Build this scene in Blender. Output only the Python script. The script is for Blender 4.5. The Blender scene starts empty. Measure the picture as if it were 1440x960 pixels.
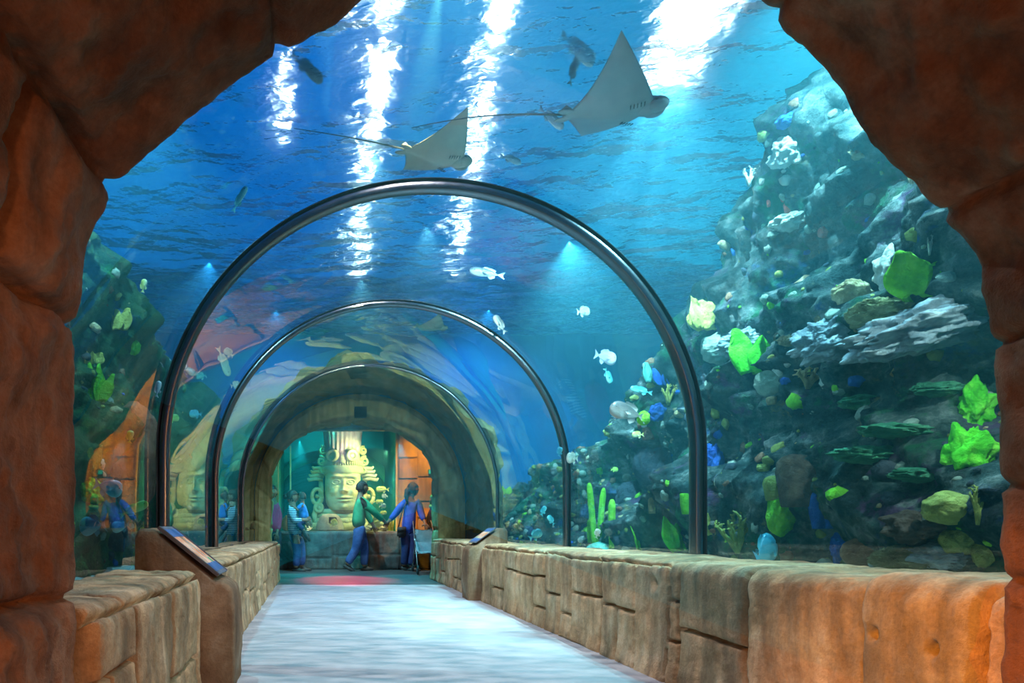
import bpy, bmesh, math, random
import numpy as np
from mathutils import Vector, Matrix, Euler, noise
from mathutils.bvhtree import BVHTree
PI = math.pi
sc = bpy.context.scene
COL = sc.collection
random.seed(7)

# ------------------------------------------------------------------ camera
CAMZ, F, VX, VY = 0.85, 860.0, 444.0, 742.0
cam = bpy.data.cameras.new('camera')
cam.sensor_width = 36.0
cam.lens = 36.0 * F / 1440.0
cam.shift_x = (720 - VX) / 1440.0
cam.shift_y = (VY - 480) / 1440.0
cam.clip_start = 0.05
camo = bpy.data.objects.new('camera', cam)
camo.location = (0, 0, CAMZ)
camo.rotation_euler = (PI / 2, 0, 0)
COL.objects.link(camo)
sc.camera = camo

def P(px, py, Y):
    return Vector(((px - VX) * Y / F, Y, CAMZ + (VY - py) * Y / F))

# ------------------------------------------------------------------ materials
def new_mat(name):
    m = bpy.data.materials.new(name)
    m.use_nodes = True
    nt = m.node_tree
    nt.nodes.clear()
    out = nt.nodes.new('ShaderNodeOutputMaterial')
    return m, nt, out

def N(nt, typ, **kw):
    n = nt.nodes.new(typ)
    for k, v in kw.items():
        if k in n.inputs:
            n.inputs[k].default_value = v
        else:
            setattr(n, k, v)
    return n

def c4(c):
    return (c[0], c[1], c[2], 1.0)

def ramp(nt, stops):
    r = nt.nodes.new('ShaderNodeValToRGB')
    el = r.color_ramp.elements
    while len(el) > 1:
        el.remove(el[-1])
    el[0].position, el[0].color = stops[0][0], c4(stops[0][1])
    for p, c in stops[1:]:
        e = el.new(p)
        e.color = c4(c)
    return r

def surf(name, cols, scale=6.0, rough=0.8, bump=0.3, bscale=None, metal=0.0, stretch=(1, 1, 1), spec=0.3,
         detail=6.0, distort=0.0, kind='noise', sheen=0.0, coat=0.0, bdist=0.02):
    """A procedural surface: a noise (or cell, wave) pattern through a colour ramp, with a bump of its own."""
    m, nt, out = new_mat(name)
    b = N(nt, 'ShaderNodeBsdfPrincipled', Roughness=rough, Metallic=metal)
    b.inputs['Specular IOR Level'].default_value = spec
    if coat:
        b.inputs['Coat Weight'].default_value = coat
    tc = N(nt, 'ShaderNodeTexCoord')
    mp = N(nt, 'ShaderNodeMapping')
    mp.inputs['Scale'].default_value = stretch
    nt.links.new(tc.outputs['Object'], mp.inputs['Vector'])
    if kind == 'noise':
        t = N(nt, 'ShaderNodeTexNoise', Scale=scale, Detail=detail, Roughness=0.6, Distortion=distort)
        o = t.outputs['Fac']
    elif kind == 'cell':
        t = N(nt, 'ShaderNodeTexVoronoi', Scale=scale)
        o = t.outputs['Distance']
    else:
        t = N(nt, 'ShaderNodeTexWave', Scale=scale, Distortion=distort, Detail=3.0)
        t.inputs['Detail Scale'].default_value = 1.5
        o = t.outputs['Fac']
    nt.links.new(mp.outputs['Vector'], t.inputs['Vector'])
    n = len(cols)
    if isinstance(cols[0][0], (tuple, list)):
        st = [(c[1], c[0]) for c in cols]
    elif n == 1:
        st = [(0.0, cols[0])]
    else:
        lo, hi = (0.3, 0.7) if kind == 'noise' else (0.0, 1.0)
        st = [(lo + (hi - lo) * i / (n - 1), c) for i, c in enumerate(cols)]
    r = ramp(nt, st)
    nt.links.new(o, r.inputs['Fac'])
    nt.links.new(r.outputs['Color'], b.inputs['Base Color'])
    if bump > 0:
        bp = N(nt, 'ShaderNodeBump', Strength=bump, Distance=bdist)
        if bscale:
            t2 = N(nt, 'ShaderNodeTexNoise', Scale=bscale, Detail=6.0, Roughness=0.65)
            nt.links.new(mp.outputs['Vector'], t2.inputs['Vector'])
            nt.links.new(t2.outputs['Fac'], bp.inputs['Height'])
        else:
            nt.links.new(o, bp.inputs['Height'])
        nt.links.new(bp.outputs['Normal'], b.inputs['Normal'])
    nt.links.new(b.outputs['BSDF'], out.inputs['Surface'])
    return m

def stone_mat(name, dark, mid, light, stain, streak=(0.25, 0.2, 0.12), scale=2.2, bump=0.5):
    """Sprayed theme-park stone: mottled colour, vertical run-down streaks, fine grain."""
    m, nt, out = new_mat(name)
    b = N(nt, 'ShaderNodeBsdfPrincipled', Roughness=0.88)
    b.inputs['Specular IOR Level'].default_value = 0.25
    tc = N(nt, 'ShaderNodeTexCoord')
    n1 = N(nt, 'ShaderNodeTexNoise', Scale=scale, Detail=7.0, Roughness=0.65)
    nt.links.new(tc.outputs['Object'], n1.inputs['Vector'])
    r1 = ramp(nt, [(0.3, dark), (0.5, mid), (0.68, light)])
    nt.links.new(n1.outputs['Fac'], r1.inputs['Fac'])
    mp = N(nt, 'ShaderNodeMapping')
    mp.inputs['Scale'].default_value = (5.0, 5.0, 0.7)
    nt.links.new(tc.outputs['Object'], mp.inputs['Vector'])
    n2 = N(nt, 'ShaderNodeTexNoise', Scale=1.6, Detail=5.0, Roughness=0.6)
    nt.links.new(mp.outputs['Vector'], n2.inputs['Vector'])
    r2 = ramp(nt, [(0.46, (0, 0, 0)), (0.66, (1, 1, 1))])
    nt.links.new(n2.outputs['Fac'], r2.inputs['Fac'])
    mx = N(nt, 'ShaderNodeMixRGB', blend_type='MIX')
    mx.inputs['Color2'].default_value = c4(stain)
    mul = N(nt, 'ShaderNodeMath', operation='MULTIPLY')
    mul.inputs[1].default_value = 0.75
    nt.links.new(r2.outputs['Color'], mul.inputs[0])
    nt.links.new(mul.outputs[0], mx.inputs['Fac'])
    nt.links.new(r1.outputs['Color'], mx.inputs['Color1'])
    n3 = N(nt, 'ShaderNodeTexNoise', Scale=70.0, Detail=3.0, Roughness=0.7)
    nt.links.new(tc.outputs['Object'], n3.inputs['Vector'])
    mx2 = N(nt, 'ShaderNodeMixRGB', blend_type='OVERLAY')
    mx2.inputs['Fac'].default_value = 0.35
    nt.links.new(mx.outputs['Color'], mx2.inputs['Color1'])
    nt.links.new(n3.outputs['Fac'], mx2.inputs['Color2'])
    nt.links.new(mx2.outputs['Color'], b.inputs['Base Color'])
    ad = N(nt, 'ShaderNodeMath', operation='MULTIPLY_ADD')
    ad.inputs[1].default_value = 0.12
    nt.links.new(n3.outputs['Fac'], ad.inputs[0])
    nt.links.new(n1.outputs['Fac'], ad.inputs[2])
    bp = N(nt, 'ShaderNodeBump', Strength=bump, Distance=0.04)
    nt.links.new(ad.outputs[0], bp.inputs['Height'])
    nt.links.new(bp.outputs['Normal'], b.inputs['Normal'])
    nt.links.new(b.outputs['BSDF'], out.inputs['Surface'])
    return m

def emit_mat(name, col, s):
    m, nt, out = new_mat(name)
    e = N(nt, 'ShaderNodeEmission', Strength=s)
    e.inputs['Color'].default_value = c4(col)
    nt.links.new(e.outputs[0], out.inputs['Surface'])
    return m

# ------------------------------------------------------------------ object helpers
def link(name, me, mat=None, parent=None, loc=None, smooth=True):
    o = bpy.data.objects.new(name, me)
    COL.objects.link(o)
    if mat is not None and not me.materials:
        me.materials.append(mat)
    if parent is not None:
        o.parent = parent
    if loc is not None:
        o.location = loc
    if smooth and len(me.polygons):
        me.polygons.foreach_set('use_smooth', [True] * len(me.polygons))
    me.update()
    return o

def tag(o, label=None, cat=None, group=None, kind=None):
    if label: o['label'] = label
    if cat: o['category'] = cat
    if group: o['group'] = group
    if kind: o['kind'] = kind
    return o

def empty(name, loc=(0, 0, 0), rot=(0, 0, 0), scale=1.0):
    o = bpy.data.objects.new(name, None)
    COL.objects.link(o)
    o.location = loc
    o.rotation_euler = rot
    o.scale = (scale,) * 3
    o.empty_display_size = 0.1
    return o

def mesh_of(verts, faces, name='m'):
    me = bpy.data.meshes.new(name)
    me.from_pydata([tuple(v) for v in verts], [], [tuple(f) for f in faces])
    me.update()
    return me

def bm_mesh(bm, name='m', recalc=True):
    if recalc:
        bmesh.ops.recalc_face_normals(bm, faces=bm.faces)
    me = bpy.data.meshes.new(name)
    bm.to_mesh(me)
    bm.free()
    return me

def grid_mesh(pts, close_u=False, close_v=False, flip=False):
    """pts: array (nu, nv, 3) -> quad mesh."""
    nu, nv = pts.shape[:2]
    V = pts.reshape(-1, 3)
    fs = []
    for i in range(nu if close_u else nu - 1):
        i2 = (i + 1) % nu
        for j in range(nv if close_v else nv - 1):
            j2 = (j + 1) % nv
            f = (i * nv + j, i2 * nv + j, i2 * nv + j2, i * nv + j2)
            fs.append(f[::-1] if flip else f)
    return mesh_of(V, fs)

def fbm(x, y, z, octv=4, seed=0.0):
    return noise.fractal(Vector((x + seed * 13.7, y - seed * 7.3, z + seed * 3.1)), 1.0, 2.0, octv)

_rs = np.random.RandomState(5)
_PERM = np.tile(_rs.permutation(256), 3)
_G = _rs.normal(size=(256, 3)); _G /= np.linalg.norm(_G, axis=1)[:, None]
def nnoise(X, Y, Z):
    """Gradient noise over whole arrays, about -1..1."""
    x0, y0, z0 = np.floor(X).astype(int), np.floor(Y).astype(int), np.floor(Z).astype(int)
    fx, fy, fz = X - x0, Y - y0, Z - z0
    u, v, w = (f * f * f * (f * (f * 6 - 15) + 10) for f in (fx, fy, fz))
    out = 0
    for dx in (0, 1):
        wx = u if dx else 1 - u
        for dy in (0, 1):
            wy = v if dy else 1 - v
            for dz in (0, 1):
                wz = w if dz else 1 - w
                g = _G[_PERM[_PERM[_PERM[(x0 + dx) & 255] + ((y0 + dy) & 255)] + ((z0 + dz) & 255)]]
                out = out + wx * wy * wz * (g[..., 0] * (fx - dx) + g[..., 1] * (fy - dy) + g[..., 2] * (fz - dz))
    return out * 1.6
def nfbm(X, Y, Z, octv=4, seed=0.0):
    X = X + seed * 13.7; Y = Y - seed * 7.3; Z = Z + seed * 3.1
    r, a = 0, 1.0
    for k in range(octv):
        r = r + a * nnoise(X, Y, Z); X, Y, Z, a = X * 2.03, Y * 2.03, Z * 2.03, a * 0.5
    return r

def box_bm(bm, lo, hi, bev=0.0, M=None):
    r = bmesh.ops.create_cube(bm, size=1.0)
    vs = r['verts']
    for v in vs:
        v.co = Vector(((lo[0] + hi[0]) / 2 + v.co.x * (hi[0] - lo[0]), (lo[1] + hi[1]) / 2 + v.co.y * (hi[1] - lo[1]),
                       (lo[2] + hi[2]) / 2 + v.co.z * (hi[2] - lo[2])))
        if M is not None: v.co = M @ v.co
    if bev > 0:
        es = list({e for v in vs for e in v.link_edges})
        bmesh.ops.bevel(bm, geom=es, offset=bev, segments=2, affect='EDGES')
    return vs

def box_obj(name, lo, hi, mat, parent=None, bev=0.0, M=None):
    bm = bmesh.new()
    box_bm(bm, lo, hi, bev, M)
    return link(name, bm_mesh(bm), mat, parent, smooth=False)

def tube_bm(bm, pts, rad, seg=8, cap=True, sx=1.0):
    """A tube of varying radius through points (parallel transport)."""
    pts = [Vector(p) for p in pts]
    n = len(pts)
    if not hasattr(rad, '__len__'): rad = [rad] * n
    T = []
    for i in range(n):
        t = pts[min(i + 1, n - 1)] - pts[max(i - 1, 0)]
        T.append(t.normalized() if t.length > 1e-9 else Vector((0, 0, 1)))
    a = Vector((0, 0, 1)) if abs(T[0].z) < 0.9 else Vector((1, 0, 0))
    u = T[0].cross(a).normalized()
    rings = []
    for i in range(n):
        u = (u - T[i] * u.dot(T[i])).normalized()
        w = T[i].cross(u)
        ring = []
        for k in range(seg):
            th = 2 * PI * k / seg
            ring.append(bm.verts.new(pts[i] + (u * math.cos(th) * sx + w * math.sin(th)) * rad[i]))
        rings.append(ring)
    for i in range(n - 1):
        for k in range(seg):
            bm.faces.new((rings[i][k], rings[i][(k + 1) % seg], rings[i + 1][(k + 1) % seg], rings[i + 1][k]))
    if cap:
        bm.faces.new(rings[0][::-1])
        bm.faces.new(rings[-1])
    return rings

def lathe_bm(bm, prof, seg=24, M=None):
    """prof: (r, z) pairs; poles when r == 0."""
    rings = []
    for r, z in prof:
        if r <= 1e-6:
            v = bm.verts.new((0, 0, z)); rings.append([v])
        else:
            rings.append([bm.verts.new((r * math.cos(2 * PI * k / seg), r * math.sin(2 * PI * k / seg), z)) for k in range(seg)])
    if M is not None:
        for ring in rings:
            for v in ring: v.co = M @ v.co
    for a, b in zip(rings[:-1], rings[1:]):
        for k in range(seg):
            k2 = (k + 1) % seg
            if len(a) == 1 and len(b) == 1: continue
            if len(a) == 1: bm.faces.new((a[0], b[k2], b[k]))
            elif len(b) == 1: bm.faces.new((a[k], a[k2], b[0]))
            else: bm.faces.new((a[k], a[k2], b[k2], b[k]))
    return rings

def ball_bm(bm, c, r, sub=3, amp=0.0, fr=2.0, seed=0.0, M=None):
    """A lumpy ellipsoid; r is a radius or three."""
    if not hasattr(r, '__len__'): r = (r, r, r)
    res = bmesh.ops.create_icosphere(bm, subdivisions=sub, radius=1.0)
    for v in res['verts']:
        n = v.co.normalized()
        k = 1.0 + (amp * fbm(n.x * fr, n.y * fr, n.z * fr, 4, seed) if amp else 0.0)
        p = Vector((n.x * r[0] * k, n.y * r[1] * k, n.z * r[2] * k))
        if M is not None: p = M @ p
        v.co = p + Vector(c)
    return res['verts']

def ball_obj(name, c, r, mat, parent=None, sub=3, amp=0.0, fr=2.0, seed=0.0, M=None):
    bm = bmesh.new()
    ball_bm(bm, (0, 0, 0), r, sub, amp, fr, seed, M)
    return link(name, bm_mesh(bm), mat, parent, loc=c)

def tube_obj(name, pts, rad, mat, parent=None, seg=8, sx=1.0):
    bm = bmesh.new()
    tube_bm(bm, pts, rad, seg, sx=sx)
    return link(name, bm_mesh(bm), mat, parent)
# ------------------------------------------------------------------ palette of the room
M_rock_arch = stone_mat('arch_rock', (0.13, 0.05, 0.025), (0.27, 0.11, 0.05), (0.40, 0.21, 0.12), (0.09, 0.04, 0.02), scale=1.7, bump=1.0)
M_parapet = stone_mat('parapet_stone', (0.27, 0.155, 0.075), (0.54, 0.34, 0.18), (0.72, 0.52, 0.32), (0.23, 0.155, 0.09), scale=3.4, bump=0.7)
M_portal = stone_mat('portal_stone', (0.20, 0.14, 0.06), (0.36, 0.26, 0.11), (0.46, 0.35, 0.18), (0.16, 0.13, 0.05), scale=2.4, bump=0.5)
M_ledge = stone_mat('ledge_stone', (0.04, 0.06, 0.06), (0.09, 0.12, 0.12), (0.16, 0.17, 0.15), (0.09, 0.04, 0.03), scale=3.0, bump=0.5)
M_orange_wall = stone_mat('far_wall_stone', (0.22, 0.13, 0.06), (0.38, 0.22, 0.09), (0.46, 0.30, 0.14), (0.2, 0.1, 0.05), scale=1.6, bump=0.4)
M_floor = surf('walkway_concrete', [(0.36, 0.36, 0.37), (0.47, 0.47, 0.48)], scale=3.0, rough=0.72, bump=0.12, bscale=120.0, spec=0.3)
M_floor_far = surf('polished_dark_floor', [(0.05, 0.06, 0.07), (0.09, 0.10, 0.11)], scale=2.0, rough=0.3, bump=0.05, bscale=20.0, spec=0.5)
M_tank_paint = surf('blue_tank_paint', [(0.012, 0.12, 0.32), (0.02, 0.19, 0.42), (0.015, 0.15, 0.36)], scale=1.0, rough=0.7, bump=0.1)
M_ceiling = surf('dark_ceiling_paint', [(0.02, 0.018, 0.016), (0.03, 0.026, 0.022)], scale=2.0, rough=0.9, bump=0.1)
M_sand = surf('coral_sand', [(0.30, 0.33, 0.32), (0.50, 0.50, 0.46), (0.62, 0.60, 0.54)], scale=14.0, rough=0.9, bump=0.6, bscale=60.0)

# ------------------------------------------------------------------ block pattern for sprayed stone
def columns(length, h, rng, wmin, wmax, two=0.75, three=0.15):
    """Irregular columns of fitted blocks over a strip length x h -> list of (u0, u1, v0, v1)."""
    out = []
    u = 0.0
    while u < length - 1e-6:
        w = rng.uniform(wmin, wmax)
        if u + w > length - wmin * 0.6: w = length - u
        r = rng.random()
        if r < three: cuts = sorted((rng.uniform(0.24, 0.4) * h, rng.uniform(0.58, 0.75) * h))
        elif r < three + two: cuts = [rng.uniform(0.3, 0.72) * h]
        else: cuts = []
        vs = [0.0] + cuts + [h]
        for a, b in zip(vs[:-1], vs[1:]):
            out.append((u, u + w, a, b, rng.uniform(-1, 1)))
            if b < h * 0.9 and w > wmin * 1.9 and rng.random() < 0.4:
                out[-1] = (u, u + w * 0.55, a, b, rng.uniform(-1, 1))
                out.append((u + w * 0.55, u + w, a, b, rng.uniform(-1, 1)))
        u += w
    return out

def seam(U, V, blocks, width):
    """0 in the middle of a block, 1 on its edge; and the block's own offset."""
    g = np.zeros_like(U)
    off = np.zeros_like(U)
    for (a, b, c, d, o) in blocks:
        m = (U >= a) & (U <= b) & (V >= c) & (V <= d)
        e = np.minimum(np.minimum(U - a, b - U), np.minimum(V - c, d - V))
        k = np.clip(1.0 - e / width, 0, 1)
        g[m] = k[m]
        off[m] = o
    return g, off

def path_resample(pts, step):
    pts = np.array(pts, float)
    seg = np.linalg.norm(np.diff(pts, axis=0), axis=1)
    s = np.concatenate([[0], np.cumsum(seg)])
    n = max(2, int(math.ceil(s[-1] / step)) + 1)
    q = np.linspace(0, s[-1], n)
    return np.stack([np.interp(q, s, pts[:, k]) for k in range(pts.shape[1])], 1), q

def stone_strip(name, prof, y0, y1, blocks, mat, step=0.02, ystep=0.02, sw=0.012, depth=0.046, bulge=0.005, lump=0.010, seed=1, side=1, holes=()):
    """Extrude an (x, z) profile along y with grooved, lumpy stone; side flips the outward normal."""
    pr, s = path_resample(prof, step)
    t = np.gradient(pr, axis=0)
    t /= np.linalg.norm(t, axis=1)[:, None] + 1e-9
    nrm = np.stack([t[:, 1], -t[:, 0]], 1) * side
    ys = [y0]
    while ys[-1] < y1: ys.append(ys[-1] + min(0.016, max(0.006, 0.0035 * ys[-1])))
    ys[-1] = y1
    ys = np.array(ys)
    U, S = np.meshgrid(ys - y0, s, indexing='ij')
    X0 = np.broadcast_to(pr[None, :, 0], U.shape); Z0 = np.broadcast_to(pr[None, :, 1], U.shape); Y0 = U + y0
    wob = 0.016 * nfbm(Y0 * 1.6, S * 1.6, 0 * S, 2, seed) + 0.006 * nfbm(Y0 * 9, S * 9, 0 * S, 2, seed)
    wob2 = 0.016 * nfbm(Y0 * 1.6, S * 1.6, 0 * S + 5, 2, seed) + 0.006 * nfbm(Y0 * 9, S * 9, 0 * S + 5, 2, seed)
    g, off = seam(np.clip(U + wob, 1e-4, y1 - y0 - 1e-4), np.clip(S + wob2, 1e-4, s[-1] - 1e-4), blocks, sw)
    g2, _ = seam(np.clip(U + wob, 1e-4, y1 - y0 - 1e-4), np.clip(S + wob2, 1e-4, s[-1] - 1e-4), blocks, 0.05)
    k = -depth * np.minimum(1, g * 1.4) - 0.012 * g2 ** 2 + bulge * off
    k = k + lump * nfbm(X0 * 3.2, Y0 * 3.2, Z0 * 3.2, 4, seed) + 0.004 * nfbm(X0 * 17, Y0 * 17, Z0 * 17, 3, seed)
    pit = nfbm(X0 * 5, Y0 * 5, Z0 * 5, 2, seed + 3)
    k = k - 0.02 * np.clip((pit - 0.75) / 0.2, 0, 1)
    for (hy, hz, hr) in holes:
        k = k - 0.06 * np.exp(-(((Y0 - hy) / hr) ** 2 + ((Z0 - hz) / (hr * 1.25)) ** 2) ** 2) * (S < 0.68)
    P3 = np.stack([X0 + nrm[None, :, 0] * k, Y0, Z0 + nrm[None, :, 1] * k], -1)
    me = grid_mesh(P3, flip=(side < 0))
    bm = bmesh.new(); bm.from_mesh(me)
    bm.verts.ensure_lookup_table()
    nv = len(s)
    for row in (0, len(ys) - 1):
        bm.verts.ensure_lookup_table()
        vs = [bm.verts[row * nv + j] for j in range(nv)]
        vs += [bm.verts.new((vs[-1].co.x, vs[-1].co.y, -0.02))]
        f = bm.faces.new(vs); f.smooth = False
    me2 = bpy.data.meshes.new(name); bm.to_mesh(me2); bm.free(); bpy.data.meshes.remove(me)
    o = link(name, me2, mat)
    tag(o, kind='structure')
    return o

# ------------------------------------------------------------------ tunnel numbers
TX, TZ, TR, TLEG = 0.749, 1.334, 1.786, 0.60       # axis x, springing height, radius, foot of the acrylic
Y_ARCH, Y_END = 1.75, 10.3
HOOPS = (4.0, 6.1, 8.45)
WATER_Z, TANK_X0, TANK_X1, TANK_Y1 = 4.2, -5.0, 7.5, 10.6

def arch_path(r, foot, n=48):
    pts = [(TX + r, foot)]
    pts += [(TX + r, foot + (TZ - foot) * k / 4) for k in range(1, 4)]
    for k in range(n + 1):
        th = PI * k / n
        pts.append((TX + r * math.cos(th), TZ + r * math.sin(th)))
    pts += [(TX - r, TZ + (foot - TZ) * k / 4) for k in range(1, 5)]
    return pts

# ------------------------------------------------------------------ floors
def slab(name, x0, x1, y0, y1, z, mat, th=0.12):
    o = box_obj(name, (x0, y0, z - th), (x1, y1, z), mat)
    return tag(o, kind='structure')

slab('floor', -1.10, 2.60, -3.0, 9.15, 0.0, M_floor)
slab('floor_far_room', -4.5, 5.0, 9.15, 16.0, -0.004, M_floor_far)

# ------------------------------------------------------------------ parapets
rng = random.Random(11)
LEN = Y_END - 1.55
def rounded(face, top, back, sgn):
    """profile face-bottom -> top -> back, face at x=face, walking away from the aisle (sgn=+1 to +x)."""
    r = 0.075
    pts = [(face - sgn * 0.02, -0.02), (face, 0.12), (face, top - r)]
    for k in range(1, 6):
        a = PI / 2 * k / 6
        pts.append((face + sgn * r * (1 - math.cos(a)), top - r + r * math.sin(a)))
    pts += [(face + sgn * r, top), (back - sgn * 0.05, top + 0.005), (back, top - 0.06), (back, 0.3)]
    return pts
pr_r = rounded(1.93, 0.665, 2.56, +1)
blk = columns(LEN, 1.9, rng, 0.20, 0.62, two=0.62, three=0.33)
# split at the walking height too: joints are measured along face + top
blk = []
for b in columns(LEN, 0.66, rng, 0.20, 0.60, two=0.72, three=0.14): blk.append(b)
u = 0.0
while u < LEN - 1e-6:
    w = rng.uniform(0.5, 1.1)
    if u + w > LEN - 0.3: w = LEN - u
    blk.append((u, u + w, 0.66, 3.0, rng.uniform(-0.6, 0.6)))
    u += w
# the widest blocks sit nearest the entrance
near = [(0.0, 0.223, 0, 3.0, 0), (0.223, 0.589, 0, 3.0, 5.0), (0.589, 1.207, 0, 3.0, 0.2), (1.207, 1.72, 0, 0.33, 0.1), (1.207, 1.72, 0.33, 3.0, 0.8)]
blk = [b for b in blk if b[0] > 1.72] + near
mn = min(b[0] for b in blk if b[0] > 1.72)
for v0, v1 in ((0, 0.25), (0.25, 0.47), (0.47, 3.0)): blk.append((1.72, mn, v0, v1, 0.3))
def sub_blocks(blk, a, b):
    return [(max(q[0], a) - a, min(q[1], b) - a, q[2], q[3], q[4]) for q in blk if q[1] > a and q[0] < b]
G_R, G_L = (7.14, 7.52), (3.19, 3.57)
for i, (a, b) in enumerate(((1.55, G_R[0]), (G_R[1], Y_END))):
    stone_strip('wall_right', pr_r, a, b, sub_blocks(blk, a - 1.55, b - 1.55), M_parapet, seed=3, side=-1, holes=((2.085, 0.49, 0.017), (1.884, 0.478, 0.018)), bulge=0.006, step=0.009)
pr_l = rounded(-0.60, 0.63, -1.06, -1)
blk = list(columns(LEN, 0.62, rng, 0.22, 0.6, two=0.7, three=0.1))
u = 0.0
while u < LEN - 1e-6:
    w = rng.uniform(0.4, 0.9)
    if u + w > LEN - 0.3: w = LEN - u
    blk.append((u, u + w, 0.62, 3.0, rng.uniform(-0.6, 0.6)))
    u += w
for i, (a, b) in enumerate(((1.69, G_L[0]), (G_L[1], Y_END))):
    stone_strip('wall_left', pr_l, a, b, sub_blocks(blk, a - 1.55, b - 1.55), M_parapet, seed=5, side=1, bulge=0.006, step=0.009)
# the parapet's core behind the lecterns
tag(box_obj('wall_right_core', (2.27, G_R[0], 0.0), (2.55, G_R[1], 0.64), M_parapet), kind='structure')
tag(box_obj('wall_left_core', (-1.05, G_L[0], 0.0), (-0.97, G_L[1], 0.60), M_parapet), kind='structure')

# ------------------------------------------------------------------ rock arch of the entrance
YA = 1.70
edge_px = [(122, 1160), (120, 1000), (118, 830), (115, 700), (112, 560), (107, 468), (112, 450), (118, 400), (128, 365), (142, 325), (160, 290), (163, 276), (170, 268), (212, 230),
           (260, 190), (330, 130), (400, 85), (450, 57), (490, 30), (527, -4), (640, -62), (780, -85), (920, -60), (1026, -6), (1078, 58), (1125, 100),
           (1158, 140), (1184, 190), (1230, 240), (1266, 266), (1305, 308), (1338, 348), (1365, 380), (1377, 440), (1383, 560), (1385, 690), (1386, 810), (1387, 960), (1388, 1160)]
prof = np.array([(P(x, y, YA).x, P(x, y, YA).z) for x, y in edge_px])
prof, ps = path_resample(prof, 0.013)
tt = np.gradient(prof, axis=0); tt /= np.linalg.norm(tt, axis=1)[:, None]
nn = np.stack([-tt[:, 1], tt[:, 0]], 1)           # points out of the passage for this winding
def near_s(px, py):
    q = P(px, py, YA)
    return ps[np.argmin((prof[:, 0] - q.x) ** 2 + (prof[:, 1] - q.z) ** 2)]
jl = sorted([near_s(118, 832), near_s(107, 466), near_s(165, 272), near_s(398, 86), near_s(780, -85), near_s(1058, 40), near_s(1304, 308), near_s(1380, 487), near_s(1385, 682), near_s(1386, 814)])
ja = [0.0] + jl + [ps[-1] + 0.01]
blocks = []
yc = [-3.0, -1.6, -0.3, 0.45, 1.24, 1.9]
rg = random.Random(4)
for i, (a, b) in enumerate(zip(ja[:-1], ja[1:])):
    cuts = [-3.0] + [c + rg.uniform(-0.12, 0.12) for c in yc[1:-1] if rg.random() < 0.8] + [1.9]
    if i == 1: cuts = [-3.0, -0.3, 1.22, 1.9]
    for c, d in zip(cuts[:-1], cuts[1:]):
        blocks.append((c, d, a, b, rg.uniform(-0.3, 0.3)))
ys = np.concatenate([np.linspace(-3.0, 0.2, 80)[:-1], np.linspace(0.2, YA, 130), [YA + 0.012, YA + 0.03]])
U, S = np.meshgrid(ys, ps, indexing='ij')
X0 = np.broadcast_to(prof[None, :, 0], U.shape); Z0 = np.broadcast_to(prof[None, :, 1], U.shape)
wob = 0.03 * nfbm(U * 2.2, S * 2.2, 0 * U, 2, 8) + 0.008 * nfbm(U * 9, S * 9, 0 * U, 2, 8)
g, off = seam(U + wob, np.clip(S + wob * 0.5, 1e-3, ps[-1]), blocks, 0.020)
g2, _ = seam(U + wob, np.clip(S + wob * 0.5, 1e-3, ps[-1]), blocks, 0.09)
fade = np.clip((YA - U) / 0.25, 0, 1)
flare = 0.10 * np.clip(YA - U, 0, None) ** 1.2
rim = np.where(U > YA - 0.06, 0.05 * np.clip((U - YA + 0.06) / 0.06, 0, None) ** 2, 0)
k = (0.085 * nfbm(X0 * 1.7, U * 1.7, Z0 * 1.7, 5, 2) + 0.014 * nfbm(X0 * 8, U * 8, Z0 * 8, 4, 2) + 0.006 * nfbm(X0 * 26, U * 26, Z0 * 26, 3, 2)) * (0.15 + 0.85 * fade)
k = k + (0.055 * np.minimum(1, g * 1.4) + 0.025 * g2 ** 2) * (0.35 + 0.65 * fade) + flare * 0.5 + rim + 0.007 * nfbm(X0 * 14, U * 14, Z0 * 14, 3, 5)
P3 = np.stack([X0 + nn[None, :, 0] * k, U, np.maximum(Z0 + nn[None, :, 1] * k, -0.3)], -1)
me = grid_mesh(P3)
wall_front = link('wall_front', me, M_rock_arch)
tag(wall_front, kind='structure')
# its tank side: a plate from the arch rim out to the tank's own walls
bm = bmesh.new()
rim = [Vector(p) for p in P3[-1]]
inner = [bm.verts.new(p) for p in rim]
outer = []
for p in rim:
    d = Vector((p.x - 0.6, 0, p.z - 0.5))
    kx = ((TANK_X1 - 0.6) / d.x) if d.x > 1e-6 else ((TANK_X0 - 0.6) / d.x if d.x < -1e-6 else 1e9)
    kz = (5.0 - 0.5) / d.z if d.z > 1e-6 else 1e9
    k = min(kx, kz)
    outer.append(bm.verts.new((0.6 + d.x * k, YA + 0.06, 0.5 + d.z * k)))
for a in range(len(inner) - 1):
    bm.faces.new((inner[a], inner[a + 1], outer[a + 1], outer[a]))
me = bm_mesh(bm)
o = link('wall_front_tank_side', me, M_tank_paint, smooth=False); tag(o, kind='structure')

# foyer behind the camera (dark, closed)
for nm, lo, hi in (('wall_foyer_back', (-4, -5.2, 0), (5, -5.0, 4.2)), ('wall_foyer_left', (-4.2, -5.2, 0), (-4.0, 1.7, 4.2)), ('wall_foyer_right', (5.0, -5.2, 0), (5.2, 1.7, 4.2)), ):
    tag(box_obj(nm, lo, hi, M_ceiling), kind='structure')
tag(box_obj('ceiling_foyer', (-4.2, -5.2, 4.2), (5.2, 1.72, 4.3), M_ceiling), kind='structure')
slab('floor_foyer', -4.2, 5.2, -5.2, 1.7, -0.02, M_floor)

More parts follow.
